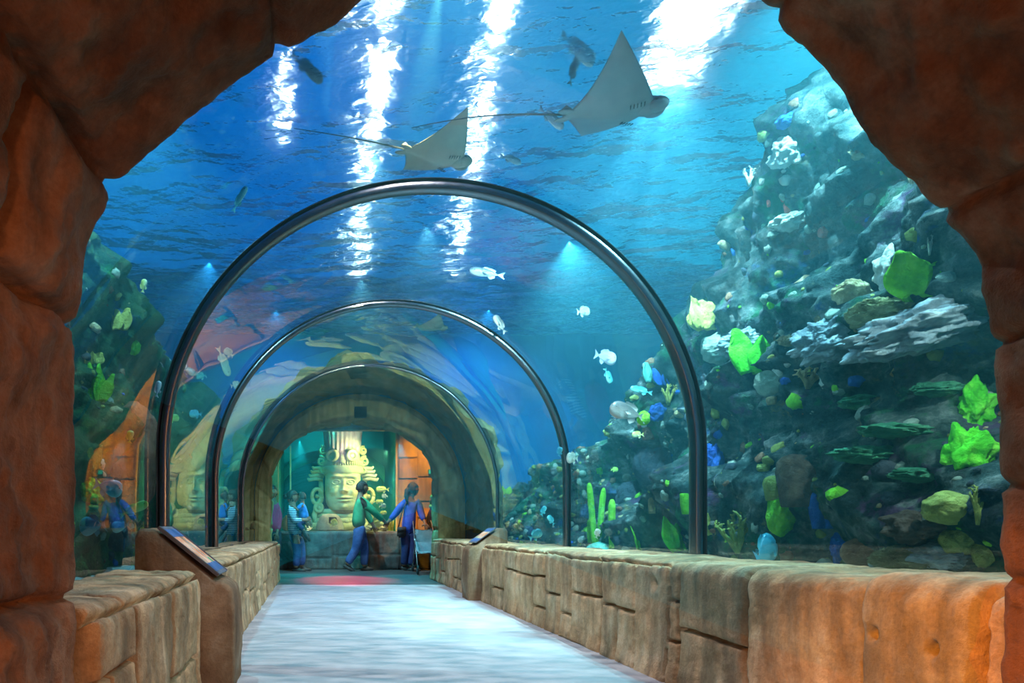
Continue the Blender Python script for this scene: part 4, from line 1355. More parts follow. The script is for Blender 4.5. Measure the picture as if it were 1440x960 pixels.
FISH = [
    # label, px, py, Y, length, colour, facing, height ratio, tilt, yaw
    ('silver finned fish just left of the large grey ray, nose down right', 812, 72, 4.4, 62, 'silver', 1, 0.34, -0.45, 0.25),
    ('dark slim fish hanging below the silver one beside the large ray', 806, 102, 4.6, 40, 'dark', 1, 0.28, 1.25, 0.2),
    ('blue grey fish by the tail of the large grey ray', 775, 166, 4.2, 46, 'silver', 1, 0.34, -0.55, 0.2),
    ('pale fish in the glare between the two big rays', 718, 224, 4.9, 34, 'silver', 1, 0.30, -0.2, 0.2),
    ('dark fish close under the top left rim of the rock arch', 432, 99, 4.6, 52, 'dark', 1, 0.32, -0.5, 0.3),
    ('long silver fish swimming left inside the tallest hoop', 685, 384, 5.6, 52, 'silver', -1, 0.26, -0.12, 0.1),
    ('small yellow white fish beside the right shoulder of the tallest hoop', 820, 438, 5.4, 22, 'pale', 1, 0.62, 0.15, 0.3),
    ('small dark brown fish pointing down near the second hoop', 703, 456, 6.0, 30, 'brown', -1, 0.40, -0.9, 0.3),
    ('plump lilac fish swimming right in open blue water', 851, 502, 5.2, 34, 'lilac', 1, 0.56, -0.22, 0.15),
    ('thin faint pale fish just under the lilac fish', 855, 528, 5.4, 24, 'teal', 1, 0.45, -1.1, 0.3),
    ('slender teal fish pointing left above the brown bellied fish', 902, 549, 5.2, 34, 'teal', -1, 0.28, -0.2, 0.1),
    ('big dark fish with pale brown belly left of the blue coral', 883, 580, 5.0, 56, 'brown', -1, 0.44, -0.25, 0.1),
    ('tiny yellow green fish under the round green sponge', 897, 611, 5.0, 18, 'yellow', -1, 0.5, 0.05, 0.1),
    ('round cream fish touching the second hoop on its right', 805, 644, 5.8, 18, 'pale', -1, 0.85, 0.0, 0.2),
    ('small pale blue fish touching the second hoop on its left', 787, 635, 6.0, 14, 'cyan', 1, 0.6, 1.3, 0.2),
    ('tiny green fish right of the round cream fish', 864, 660, 5.6, 11, 'green', 1, 0.6, 0.0, 0.1),
    ('small pale teal fish near the end of the right parapet, upper of two', 764, 718, 7.0, 15, 'teal', 1, 0.5, 1.1, 0.2),
    ('small pale teal fish near the end of the right parapet, lower of two', 775, 731, 7.0, 16, 'teal', -1, 0.5, -0.9, 0.2),
    ('teal flat fish just above the right parapet before the second hoop', 753, 752, 6.6, 22, 'teal', 1, 0.6, 0.5, 0.2),
    ('cream disc fish in front of the green pillar coral', 840, 750, 5.4, 14, 'pale', 1, 0.7, 1.2, 0.3),
    ('bright cyan fish with high back rising behind the right parapet', 1075, 776, 3.75, 52, 'cyan', 1, 0.85, 0.5, 0.5),
    ('speckled blue fish, upper of the two by the left rock pillar', 152, 685, 3.6, 40, 'cyan', 1, 0.62, -0.25, 0.4),
    ('blue fish close to the left rock pillar, facing the pillar', 131, 739, 3.5, 44, 'cyan', -1, 0.62, 0.12, -0.3),
    ('green yellow fish swimming up right beside the left lectern', 188, 716, 3.9, 44, 'green', 1, 0.30, 0.45, 0.3),
    ('greenish fish below the other fish beside the left lectern', 170, 740, 4.0, 26, 'teal', -1, 0.62, 0.2, 0.2),
    ('small bright green fish in front of the brown left bank', 183, 614, 4.4, 18, 'green', 1, 0.55, 1.45, 0.2),
    ('small yellow green fish high over the left bank', 202, 402, 4.8, 20, 'yellow', 1, 0.42, 1.4, 0.2),
    ('slim pale fish hanging nose up beside the left foot of the tallest hoop', 222, 547, 4.6, 24, 'silver', 1, 0.36, 1.4, 0.2),
    ('pale fish with forked tail between the first and second hoop', 314, 508, 6.6, 44, 'pale', 1, 0.26, -1.2, 0.3),
    ('cream round fish beside the fork tailed fish', 322, 496, 6.7, 16, 'pale', -1, 0.7, -0.6, 0.3),
    ('pale white fish by the left side of the second hoop', 331, 541, 6.4, 14, 'pale', 1, 0.7, 0.3, 0.3),
    ('faint thin fish high under the left ripples', 337, 280, 5.2, 44, 'teal', 1, 0.20, 1.1, 0.2),
    ('white fish, leftmost of the school behind the tallest hoop', 254, 514, 6.2, 18, 'silver', 1, 0.6, 0.2, 0.3),
    ('teal fish, middle of the school behind the tallest hoop', 266, 522, 6.3, 18, 'teal', 1, 0.6, -0.3, 0.3),
    ('teal fish, rightmost of the school behind the tallest hoop', 282, 528, 6.4, 18, 'teal', -1, 0.6, 0.1, 0.3),
    ('green fish low in the school behind the tallest hoop', 243, 588, 6.2, 18, 'green', 1, 0.6, 0.2, 0.3),
    ('pale blue fish low in the school behind the tallest hoop', 275, 582, 6.3, 18, 'cyan', -1, 0.6, 0.0, 0.3),
]
for f in FISH:
    make_fish(f[0], f[1], f[2], f[3], f[4], f[5], f[6], f[7], f[8], f[9], group='reef fish')
TANK2 = [
    ('yellow fish, topmost beside the carved head in the far tank', 538, 688, 13.3, 19, 'yellow', -1, 0.42, 0.0, 0.1),
    ('white fish, second from the top beside the carved head', 541, 697, 13.4, 9, 'silver', -1, 0.7, 0.0, 0.1),
    ('yellow fish with blunt head, third from the top beside the carved head', 532, 705, 13.3, 14, 'yellow', 1, 0.42, 0.0, 0.1),
    ('pale blue fish, fourth from the top beside the carved head', 538, 711, 13.5, 10, 'silver', 1, 0.7, 0.0, 0.1),
    ('golden fish, lowest beside the carved head above the joined hands', 538, 721, 13.3, 12, 'yellow', 1, 0.5, 0.1, 0.1),
    ('yellow fish peeping out of the hole of the stone pot', 469, 735, 13.15, 12, 'yellow', 1, 0.8, 0.5, 0.1),
]
for f in TANK2:
    make_fish(f[0], f[1], f[2], f[3], f[4], f[5], f[6], f[7], f[8], f[9], group='fish in the far tank')
# ------------------------------------------------------------------ corals, sponges and boulders on the banks
def coral_mat(name, a, b, c, scale=8, kind='noise', bump=1.0, bscale=28):
    return surf(name, [a, b, c], scale=scale, rough=0.9, bump=bump, kind=kind, bscale=bscale, spec=0.15, bdist=0.03)
CM = {
    'yellow': coral_mat('yellow_coral_skin', (0.36, 0.28, 0.06), (0.60, 0.52, 0.12), (0.72, 0.66, 0.22)),
    'green': coral_mat('bright_green_coral_skin', (0.10, 0.32, 0.02), (0.22, 0.58, 0.03), (0.42, 0.75, 0.08)),
    'neon': coral_mat('neon_green_coral_skin', (0.07, 0.45, 0.02), (0.13, 0.70, 0.03), (0.35, 0.85, 0.08)),
    'olive': coral_mat('olive_coral_skin', (0.16, 0.17, 0.04), (0.32, 0.33, 0.08), (0.46, 0.46, 0.14)),
    'brown': coral_mat('brown_coral_skin', (0.13, 0.08, 0.045), (0.28, 0.19, 0.10), (0.42, 0.31, 0.18)),
    'rust': coral_mat('rust_sponge_skin', (0.16, 0.06, 0.035), (0.28, 0.12, 0.07), (0.36, 0.19, 0.12)),
    'dark': coral_mat('dark_sponge_skin', (0.025, 0.035, 0.05), (0.05, 0.06, 0.08), (0.09, 0.09, 0.10)),
    'maroon': coral_mat('dark_brown_sponge_skin', (0.07, 0.045, 0.035), (0.13, 0.085, 0.065), (0.20, 0.13, 0.09), scale=14),
    'grey': coral_mat('grey_green_coral_skin', (0.16, 0.20, 0.16), (0.28, 0.32, 0.26), (0.42, 0.42, 0.34)),
    'tan': coral_mat('tan_coral_skin', (0.30, 0.20, 0.10), (0.48, 0.34, 0.18), (0.62, 0.50, 0.32)),
    'pale': coral_mat('pale_coral_skin', (0.42, 0.38, 0.32), (0.62, 0.56, 0.48), (0.78, 0.72, 0.66)),
    'blue': coral_mat('blue_sponge_skin', (0.015, 0.05, 0.24), (0.03, 0.10, 0.42), (0.05, 0.17, 0.55)),
    'red': coral_mat('red_sponge_skin', (0.42, 0.06, 0.05), (0.62, 0.13, 0.10), (0.75, 0.28, 0.22)),
    'cyan': coral_mat('mint_coral_skin', (0.10, 0.42, 0.34), (0.20, 0.60, 0.48), (0.36, 0.74, 0.60)),
    'mesh': coral_mat('meandering_coral_skin', (0.14, 0.12, 0.05), (0.34, 0.30, 0.14), (0.54, 0.50, 0.28), scale=10, bump=1.0),
}
def place(px, py, sink=0.0, Y=None):
    if Y is not None: return P(px, py, Y), Y
    loc, nor = hit(px, py)
    d = (loc - Vector((0, 0, CAMZ)))
    loc = loc - d.normalized() * (0.0 if sink is None else sink)
    return loc, loc.y
def up_frame(nor=None, lean=0.35):
    return Vector((0, 0, 1))

def mound(label, px, py, w, h, col, name='boulder_coral', cat='coral', amp=0.18, fr=2.0, Y=None, seed=None, sub=5, depth=0.9, meander=0.0, rot=0.0, fwd=0.15):
    c, y = place(px, py, Y=Y)
    k = y / F; rx, rz = w * k / 2, h * k / 2
    seed = seed if seed is not None else (px * 0.37 + py * 0.11) % 17
    c = c - (c - Vector((0, 0, CAMZ))).normalized() * rx * fwd
    bm = bmesh.new()
    vs = ball_bm(bm, (0, 0, 0), (1, 1, 1), sub)
    R = Matrix.Rotation(rot, 3, 'Y')
    for v in vs:
        n = v.co.normalized()
        d = 1 + amp * fbm(n.x * fr, n.y * fr, n.z * fr, 4, seed)
        if meander:
            d -= meander * abs(math.sin(9 * fbm(n.x * 1.6, n.y * 1.6, n.z * 1.6, 2, seed + 3) * 3)) ** 0.6 * 0.9
        v.co = R @ Vector((n.x * rx * d, n.y * rx * depth * d, n.z * rz * d))
    o = link(name, bm_mesh(bm), CM[col], loc=c)
    return tag(o, label, cat)

def lobes(label, px, py, w, h, col, n=5, name='leaf_coral', cat='coral', seed=1, thick=0.10, Y=None, ruffle=0.16):
    """A clump of upright ruffled plates fanning out of one foot, each plate a part."""
    c, y = place(px, py + h * 0.35, Y=Y)
    k = y / F; W, H = w * k, h * k
    t = empty(name, c - (c - Vector((0, 0, CAMZ))).normalized() * 0.10 * W); tag(t, label, cat)
    rg = random.Random(seed * 31 + int(px))
    for q in range(n):
        f = (q + 0.5) / n - 0.5
        x0 = f * W * 0.9; lean = f * 0.9 + rg.uniform(-0.15, 0.15)
        pw = W * rg.uniform(0.45, 0.65) / max(1.4, n ** 0.5); ph = H * rg.uniform(0.75, 1.05)
        yaw = rg.uniform(-0.7, 0.7); y0 = rg.uniform(-0.22, 0.22) * W
        nu, nv = 15, 13
        fr_, bk = np.zeros((nu, nv, 3)), np.zeros((nu, nv, 3))
        sd = rg.uniform(0, 20)
        for i in range(nu):
            u = -1 + 2 * i / (nu - 1)
            for j in range(nv):
                v = j / (nv - 1)
                wid = pw * (0.25 + 0.95 * math.sin(PI * min(1, 0.12 + 0.68 * v)) ) * (1 - 0.55 * max(0, v - 0.8) / 0.2 * u * u)
                xx = u * wid; zz = v * ph * (1 - 0.22 * u * u) + 0.06 * ph * noise.noise(Vector((u * 2.5, sd, v * 2)))
                yy = ruffle * pw * math.sin(u * 4 + sd) * v + 0.12 * pw * noise.noise(Vector((u * 2, v * 2, sd)))
                th = thick * pw * (math.sqrt(max(0.0, 1 - u * u)) * 0.8 + 0.2) * (1.0 - 0.75 * max(0, v - 0.6) / 0.4)
                for arr, s in ((fr_, -1), (bk, 1)):
                    p = Vector((xx, yy + s * th, zz))
                    p = Matrix.Rotation(yaw, 3, 'Z') @ p
                    p = Matrix.Rotation(lean, 3, 'Y') @ p
                    arr[i, j] = p + Vector((x0, y0, 0))
        bm = bmesh.new()
        A_ = [[bm.verts.new(p) for p in r] for r in fr_]; B_ = [[bm.verts.new(p) for p in r] for r in bk]
        for i in range(nu - 1):
            for j in range(nv - 1):
                bm.faces.new((A_[i][j], A_[i + 1][j], A_[i + 1][j + 1], A_[i][j + 1]))
                bm.faces.new((B_[i][j], B_[i][j + 1], B_[i + 1][j + 1], B_[i + 1][j]))
        for i in range(nu - 1):
            bm.faces.new((A_[i][-1], A_[i + 1][-1], B_[i + 1][-1], B_[i][-1])); bm.faces.new((A_[i][0], B_[i][0], B_[i + 1][0], A_[i + 1][0]))
        for j in range(nv - 1):
            bm.faces.new((A_[0][j], A_[0][j + 1], B_[0][j + 1], B_[0][j])); bm.faces.new((A_[-1][j], B_[-1][j], B_[-1][j + 1], A_[-1][j + 1]))
        link('plate', bm_mesh(bm), CM[col], t)
    return t

def branches(label, px, py, w, h, col, n=7, name='branching_coral', cat='coral', seed=1, thick=0.06, Y=None, twigs=4):
    c, y = place(px, py + h * 0.4, Y=Y)
    k = y / F; W, H = w * k, h * k
    t = empty(name, c - (c - Vector((0, 0, CAMZ))).normalized() * 0.12 * W); tag(t, label, cat)
    rg = random.Random(seed * 17 + int(px))
    for q in range(n):
        f = (q + 0.5) / n - 0.5
        tip = Vector((f * W * 1.0, rg.uniform(-0.3, 0.3) * W, H * rg.uniform(0.7, 1.0) * (1 - 0.5 * abs(f))))
        mid = tip * 0.5 + Vector((rg.uniform(-0.08, 0.08) * W, 0, 0.05 * H))
        bm = bmesh.new()
        r = thick * max(W, H * 0.5)
        tube_bm(bm, [(0, 0, -0.02), mid * 0.5, mid, (mid + tip) / 2, tip], [r, r * 0.95, r * 0.85, r * 0.7, r * 0.35], 7)
        for m in range(twigs):
            a = mid.lerp(tip, (m + 0.3) / twigs)
            b = a + Vector((rg.uniform(-1, 1) * 0.16 * W, rg.uniform(-1, 1) * 0.12 * W, rg.uniform(0.05, 0.2) * H))
            tube_bm(bm, [a, (a + b) / 2 + Vector((0, 0, 0.01)), b], [r * 0.6, r * 0.5, r * 0.3], 6)
        link('branch', bm_mesh(bm), CM[col], t)
    return t

def pillars(label, px, py, w, h, col, n=3, name='finger_coral', cat='coral', seed=1, Y=None, fat=0.30, cup=False):
    c, y = place(px, py + h * 0.45, Y=Y)
    k = y / F; W, H = w * k, h * k
    t = empty(name, c - (c - Vector((0, 0, CAMZ))).normalized() * 0.10 * W); tag(t, label, cat)
    rg = random.Random(seed * 13 + int(px))
    for q in range(n):
        f = ((q + 0.5) / n - 0.5) if n > 1 else 0.0
        r = W * fat * rg.uniform(0.8, 1.1) / max(1, n ** 0.45); hh = H * rg.uniform(0.72, 1.0)
        bm = bmesh.new()
        seg = 18
        pr_ = [(0, -0.05 * hh), (0.75, -0.05 * hh), (0.8, 0.1 * hh), (0.92, 0.35 * hh), (1.0, 0.65 * hh), (0.95, 0.86 * hh)]
        pr_ += [(0.9, 0.97 * hh), (0.72, hh), (0.6, 0.92 * hh), (0.45, 0.6 * hh), (0, 0.55 * hh)] if cup else [(0.75, 0.95 * hh), (0.4, hh), (0, 1.01 * hh)]
        rings = lathe_bm(bm, [(p[0] * r, p[1]) for p in pr_], seg)
        x0 = f * W * 0.8; y0 = rg.uniform(-0.2, 0.2) * W; ln = f * 0.35
        for v in bm.verts:
            n_ = 1 + 0.16 * fbm(v.co.x * 2 / r, v.co.y * 2 / r, v.co.z * 2 / r, 3, q + seed)
            v.co = Vector((v.co.x * n_ + x0 + ln * v.co.z, v.co.y * n_ + y0, v.co.z))
        link('column', bm_mesh(bm), CM[col], t)
    return t

def grass_clump(label, px, py, w, h, col, n=12, name='sea_whip_clump', cat='plant', seed=1, Y=None):
    c, y = place(px, py + h * 0.45, Y=Y)
    k = y / F; W, H = w * k, h * k
    t = empty(name, c); tag(t, label, cat)
    rg = random.Random(seed + int(px))
    for q in range(n):
        f = (q + 0.5) / n - 0.5
        a = Vector((f * W * 0.5, rg.uniform(-0.2, 0.2) * W, 0)); b = Vector((f * W, a.y, H * rg.uniform(0.6, 1.0)))
        m = (a + b) / 2 + Vector((rg.uniform(-0.05, 0.05) * W, 0, 0.06 * H))
        tube_obj('whip', [a, m, b], [0.026 * W, 0.03 * W, 0.006 * W], CM[col], t, 6)
    return t

# right bank, near part
CM['palerock'] = coral_mat('pale_blue_grey_rock', (0.14, 0.17, 0.20), (0.32, 0.35, 0.38), (0.55, 0.56, 0.56), scale=7, bump=1.0, bscale=22)
mound('long pale rock ledge sloping under the bright green plates', 1300, 462, 200, 64, 'palerock', amp=0.4, fr=2.2, rot=-0.22, name='ledge_rock', cat='rock', sub=6, depth=0.6)
mound('pale rock slope left of the branching yellow coral', 1170, 478, 100, 56, 'palerock', amp=0.45, fr=2.4, rot=-0.3, name='ledge_rock', cat='rock', sub=6, depth=0.6)
mound('small pale rock behind the bright green two armed coral', 1045, 482, 60, 34, 'palerock', amp=0.45, fr=2.4, rot=-0.2, name='ledge_rock', cat='rock', sub=6, depth=0.5)
mound('pale sandy rock between the two brain corals by the right pillar', 1322, 782, 70, 36, 'palerock', amp=0.35, name='sand_rock', cat='rock', sub=6)
lobes('ruffled bright green plates at the top of the near right bank', 1300, 396, 74, 64, 'green', 4, seed=2)
mound('pale topped tan mound left of the bright green plates', 1255, 378, 40, 62, 'pale', amp=0.3, name='boulder_coral')
branches('small white tuft above the bright green plates', 1307, 345, 18, 20, 'pale', 5, seed=3, name='white_tuft_coral')
mound('long brown brain coral on the pale ledge below the tan sponge', 1236, 441, 80, 38, 'mesh', amp=0.22, meander=0.10, rot=0.15, name='brain_coral', sub=6)
mound('tan lobe sponge leaning left above the long brown brain coral', 1198, 414, 48, 34, 'tan', amp=0.25, rot=0.5, name='lobe_sponge', cat='sponge')
pillars('small brown knob on the ledge left of the long brain coral', 1156, 452, 20, 22, 'brown', 1, name='knob_sponge', cat='sponge', fat=0.5)
mound('small brown knob left of the branching yellow coral', 1108, 478, 24, 14, 'brown', name='knob_sponge', cat='sponge', amp=0.35)
lobes('yellow ruffled leaf coral beside the tallest hoop', 1000, 448, 56, 46, 'yellow', 5, seed=4)
mound('round grey green coral below the yellow leaf coral', 1011, 489, 46, 42, 'grey', amp=0.15)
lobes('bright green two armed coral in the middle of the right bank', 1062, 504, 44, 60, 'neon', 3, seed=6, thick=0.3, name='finger_leaf_coral')
mound('big oval boulder coral with pale top and green side', 1095, 538, 58, 42, 'grey', amp=0.12, rot=0.2, fr=1.5)
pillars('tiny brown knob under the big oval boulder coral', 1086, 562, 14, 14, 'brown', 1, name='knob_sponge', cat='sponge', fat=0.5)
branches('tall yellow branching coral right of the oval boulder coral', 1138, 503, 26, 48, 'yellow', 5, seed=5)
branches('low spreading tan branching coral at the foot of the tall yellow one', 1136, 530, 50, 28, 'tan', 7, seed=8)
mound('dark purple round sponge beside the hoop on the right bank', 993, 528, 26, 34, 'dark', name='round_sponge', cat='sponge')
mound('bright green lump of coral beside the right rock pillar, upper one', 1373, 572, 36, 66, 'neon', amp=0.42, fr=1.8, name='lump_coral')
mound('bright green lump of coral beside the right rock pillar, lower one', 1364, 644, 50, 84, 'neon', amp=0.45, fr=1.8, name='lump_coral')
branches('olive branching coral beside the right rock pillar', 1375, 708, 34, 58, 'olive', 6, seed=11)
mound('broad olive mound coral behind the dark ledge rock', 1335, 714, 62, 46, 'olive', amp=0.12)
mound('green yellow brain coral right of the sandy gap', 1347, 760, 42, 44, 'olive', amp=0.16, meander=0.08, name='brain_coral')
mound('green yellow brain coral touching the right rock pillar', 1384, 778, 28, 40, 'olive', amp=0.14, meander=0.08, name='brain_coral')
mound('wide meshed brain coral peeping over the orange lit parapet block', 1277, 787, 90, 44, 'mesh', amp=0.08, meander=0.16, name='brain_coral', sub=6)
mound('round rust brown coral left of the wide meshed brain coral', 1215, 778, 54, 46, 'rust', amp=0.06, name='ball_coral')
mound('jutting dark ledge rock between the rust coral and olive mound', 1285, 742, 74, 40, 'maroon', amp=0.45, fr=1.6, name='ledge_rock', cat='rock')
pillars('large dark brown barrel sponge hanging on the right bank', 1115, 668, 62, 92, 'maroon', 1, name='barrel_sponge', cat='sponge', fat=0.5)
pillars('yellow green bulb sponge left of the dark barrel sponge', 1087, 686, 24, 36, 'olive', 1, name='bulb_sponge', cat='sponge', fat=0.5)
mound('tall green mound sponge under the dark barrel sponge', 1098, 722, 36, 62, 'green', amp=0.14, name='mound_sponge', cat='sponge')
pillars('deep blue tube sponge right of the dark barrel sponge', 1163, 712, 40, 64, 'blue', 3, name='tube_sponge', cat='sponge', fat=0.34)
mound('low deep blue sponge at the foot of the right bank', 1184, 772, 26, 50, 'blue', amp=0.25, name='round_sponge', cat='sponge')
branches('dark green bushy coral right of the foot of the tallest hoop', 1037, 752, 58, 52, 'olive', 12, seed=12, name='bushy_coral', thick=0.05)
lobes('neon green lobed coral left of the foot of the tallest hoop', 964, 756, 40, 52, 'neon', 4, seed=13, thick=0.25)
pillars('green cup sponge above the neon green coral', 967, 709, 22, 28, 'green', 2, name='cup_sponge', cat='sponge', cup=True, fat=0.4)
lobes('yellow green coral just right of the foot of the tallest hoop', 1002, 740, 14, 34, 'yellow', 2, seed=14)
mound('big round dark boulder behind the tallest hoop', 927, 655, 64, 84, 'dark', amp=0.12, name='round_boulder', cat='rock')
pillars('reddish knob sponge on top of the big dark boulder', 913, 606, 20, 24, 'rust', 1, name='knob_sponge', cat='sponge', fat=0.45)
mound('dark blue boulder left of the big round one, low by the parapet', 884, 700, 34, 46, 'dark', amp=0.15, name='round_boulder', cat='rock')
grass_clump('spiky green sea whips over the right parapet', 905, 762, 52, 42, 'green', 12)
pillars('tall green pillar coral, left of the pair over the parapet', 839, 722, 16, 96, 'green', 2, fat=0.36)
pillars('tall green pillar coral, right of the pair over the parapet', 860, 734, 14, 74, 'green', 1, fat=0.42)
mound('mint coloured dome coral at the foot of the green pillars', 851, 776, 52, 30, 'cyan', amp=0.14, name='dome_coral')
pillars('short green pillar coral left of the tall green pillars', 830, 745, 9, 36, 'green', 1, fat=0.45)
mound('round yellow green sponge beside the dark fish', 905, 588, 17, 20, 'green', name='ball_sponge', cat='sponge', amp=0.1, Y=5.05)
lobes('pale green shell shaped coral at the crest of the far right bank', 917, 527, 26, 30, 'cyan', 2, seed=15, Y=6.0)
lobes('blue ruffled sponge behind the tallest hoop, upper', 938, 532, 28, 28, 'blue', 4, seed=16, name='ruffled_sponge', cat='sponge')
mound('blue sponge behind the tallest hoop, lower', 924, 580, 22, 24, 'blue', amp=0.3, name='round_sponge', cat='sponge')
branches('cream and yellow tufted coral behind the tallest hoop', 940, 556, 30, 26, 'yellow', 8, seed=17)
mound('blue green lump right of the tallest hoop', 1003, 650, 24, 50, 'blue', amp=0.3, name='round_sponge', cat='sponge')
pillars('brown slender sponge left of the neon green coral', 917, 708, 10, 28, 'brown', 1, name='knob_sponge', cat='sponge', fat=0.5)
# thin shelving corals on the dark wall of the right bank
CM['shelf'] = coral_mat('green_shelf_coral_skin', (0.03, 0.12, 0.07), (0.06, 0.24, 0.13), (0.14, 0.36, 0.20), scale=7)
for (px, py, w, h, lb) in ((1262, 478, 60, 26, 'teal green shelf coral under the long pale ledge'),
                           (1222, 566, 74, 22, 'teal green shelf coral left of the lowest bright green lump, topmost of five'),
                           (1322, 548, 70, 20, 'dim green shelf coral close to the upper bright green lump'),
                           (1262, 606, 96, 20, 'wide dim green shelf coral in the middle of the dark wall'),
                           (1228, 640, 110, 24, 'long teal shelf coral low on the dark wall'),
                           (1300, 668, 90, 20, 'lowest green shelf coral above the dark ledge rock')):
    mound(lb, px, py, w, h, 'shelf', amp=0.25, fr=2.5, name='shelf_coral', depth=0.55, rot=0.06, sub=5, fwd=0.05)
# upper part of the right bank, under the surface
branches('coral red finger sponge, left of two high on the right bank', 1081, 276, 12, 26, 'red', 3, seed=18, name='finger_sponge', cat='sponge', thick=0.16)
branches('coral red finger sponge, right of two high on the right bank', 1108, 284, 26, 24, 'red', 4, seed=19, name='finger_sponge', cat='sponge', thick=0.14)
mound('white crusted mound high on the right bank', 1112, 214, 46, 36, 'pale', amp=0.4, name='crusted_mound', cat='coral')
branches('white tufts at the left crest of the right bank', 1053, 248, 24, 24, 'pale', 6, seed=20, name='white_tuft_coral')
mound('blue sponge at the top of the right bank', 1108, 170, 28, 18, 'blue', name='round_sponge', cat='sponge')
mound('pale tan mound below the coral red sponges', 1112, 312, 44, 20, 'pale', amp=0.4, name='crusted_mound')
mound('small pink knob below the right hand red sponge', 1157, 326, 12, 16, 'red', name='knob_sponge', cat='sponge')
# far right, next to the stone portal
lobes('yellow green leaf by the end of the tunnel, upper', 694, 668, 12, 18, 'yellow', 2, seed=21, Y=9.6)
lobes('green leaf by the end of the tunnel, lower', 712, 690, 10, 12, 'green', 2, seed=22, Y=9.6)
# left bank
mound('bright green tufted sponge on the left bank', 188, 487, 18, 24, 'neon', amp=0.3, name='tufted_sponge', cat='sponge')
lobes('yellow green leaf coral high on the left bank', 160, 452, 40, 34, 'yellow', 4, seed=23)
lobes('green leaf coral beside the left rock pillar', 134, 545, 30, 54, 'green', 4, seed=24)
mound('green yellow lump beside the left rock pillar above the blue fish', 128, 692, 30, 40, 'green', amp=0.35, name='boulder_coral')
lobes('olive plates beside the left rock pillar', 126, 648, 18, 40, 'olive', 3, seed=25)
branches('green bushy coral at the foot of the left bank', 190, 786, 54, 40, 'green', 12, seed=26, name='bushy_coral', thick=0.05)
mound('large smooth rust brown shape standing in for a reflection on the left bank', 188, 640, 78, 150, 'rust', amp=0.10, name='round_boulder', cat='rock')  # added shape in place of a brown reflection on the pane
lobes('small yellow leaf coral near the end of the left bank', 131, 505, 20, 20, 'yellow', 3, seed=27)
mound('dark blue rock behind the fish on the left', 160, 752, 44, 50, 'dark', amp=0.2, name='round_boulder', cat='rock')

# small encrusting nubs nobody could count, one carpet per bank
def crust(name, o, n, seed, sgn):
    rg = random.Random(seed)
    me = o.data
    bm = bmesh.new()
    polys = me.polygons
    mats = [CM[k] for k in ('grey', 'olive', 'tan', 'pale', 'dark', 'rust', 'green', 'blue')]
    wts = [26, 20, 14, 8, 22, 10, 8, 5]
    done = 0
    while done < n:
        p = polys[rg.randrange(len(polys))]
        if p.center.z < 0.55 or abs(p.center.x) > 5.2 or p.center.y > 9: continue
        nr = p.normal if p.normal.dot(Vector((-sgn, 0, 0.3))) > 0 else -p.normal
        r = rg.choice((0.006, 0.009, 0.012, 0.016, 0.022, 0.032)) * rg.uniform(0.8, 1.3)
        mi = rg.choices(range(8), wts)[0]
        n0 = len(bm.faces)
        M = nr.to_track_quat('Z', 'Y').to_matrix()
        vs = ball_bm(bm, (0, 0, 0), 1.0, 2 if r > 0.02 else 1)
        sd = rg.uniform(0, 40)
        for v in vs:
            q = v.co.normalized()
            d = 1 + 0.45 * fbm(q.x * 1.8, q.y * 1.8, q.z * 1.8, 3, sd)
            v.co = p.center + M @ Vector((q.x * r * d * 1.3, q.y * r * d * 1.3, q.z * r * d * rg.uniform(0.7, 0.9)))
        bm.faces.ensure_lookup_table()
        for f in bm.faces[n0:]: f.material_index = mi
        done += 1
    m2 = bm_mesh(bm, recalc=False)
    for k in mats: m2.materials.append(k)
    x = link(name, m2, None, o)
    return tag(x, kind='stuff')
crust('coral_crust', reef_r, 1500, 3, 1)
crust('coral_crust', reef_l, 600, 5, -1)
# ------------------------------------------------------------------ people in the far room
def skin_mesh(V, E, R, sub=2, root=0):
    """One continuous surface grown around a skeleton (joint positions, bones, radii)."""
    me = bpy.data.meshes.new('skeleton')
    me.from_pydata([tuple(v) for v in V], E, [])
    o = bpy.data.objects.new('skeleton', me); COL.objects.link(o)
    md = o.modifiers.new('skin', 'SKIN'); md.use_smooth_shade = True; md.branch_smoothing = 0.6
    for i, d in enumerate(me.skin_vertices[0].data):
        r = R[i]
        d.radius = (r, r) if not hasattr(r, '__len__') else r
        d.use_root = (i == root)
    s = o.modifiers.new('sub', 'SUBSURF'); s.levels = sub; s.render_levels = sub
    dg = bpy.context.evaluated_depsgraph_get()
    out = bpy.data.meshes.new_from_object(o.evaluated_get(dg))
    bpy.data.objects.remove(o); bpy.data.meshes.remove(me)
    return out

class Skel:
    def __init__(s): s.V, s.E, s.R, s.n = [], [], [], {}
    def add(s, key, p, r, parent=None):
        s.V.append(Vector(p)); s.R.append(r); s.n[key] = len(s.V) - 1
        if parent is not None: s.E.append((s.n[parent], s.n[key]))
    def mesh(s, sub=2): return skin_mesh(s.V, s.E, s.R, sub)

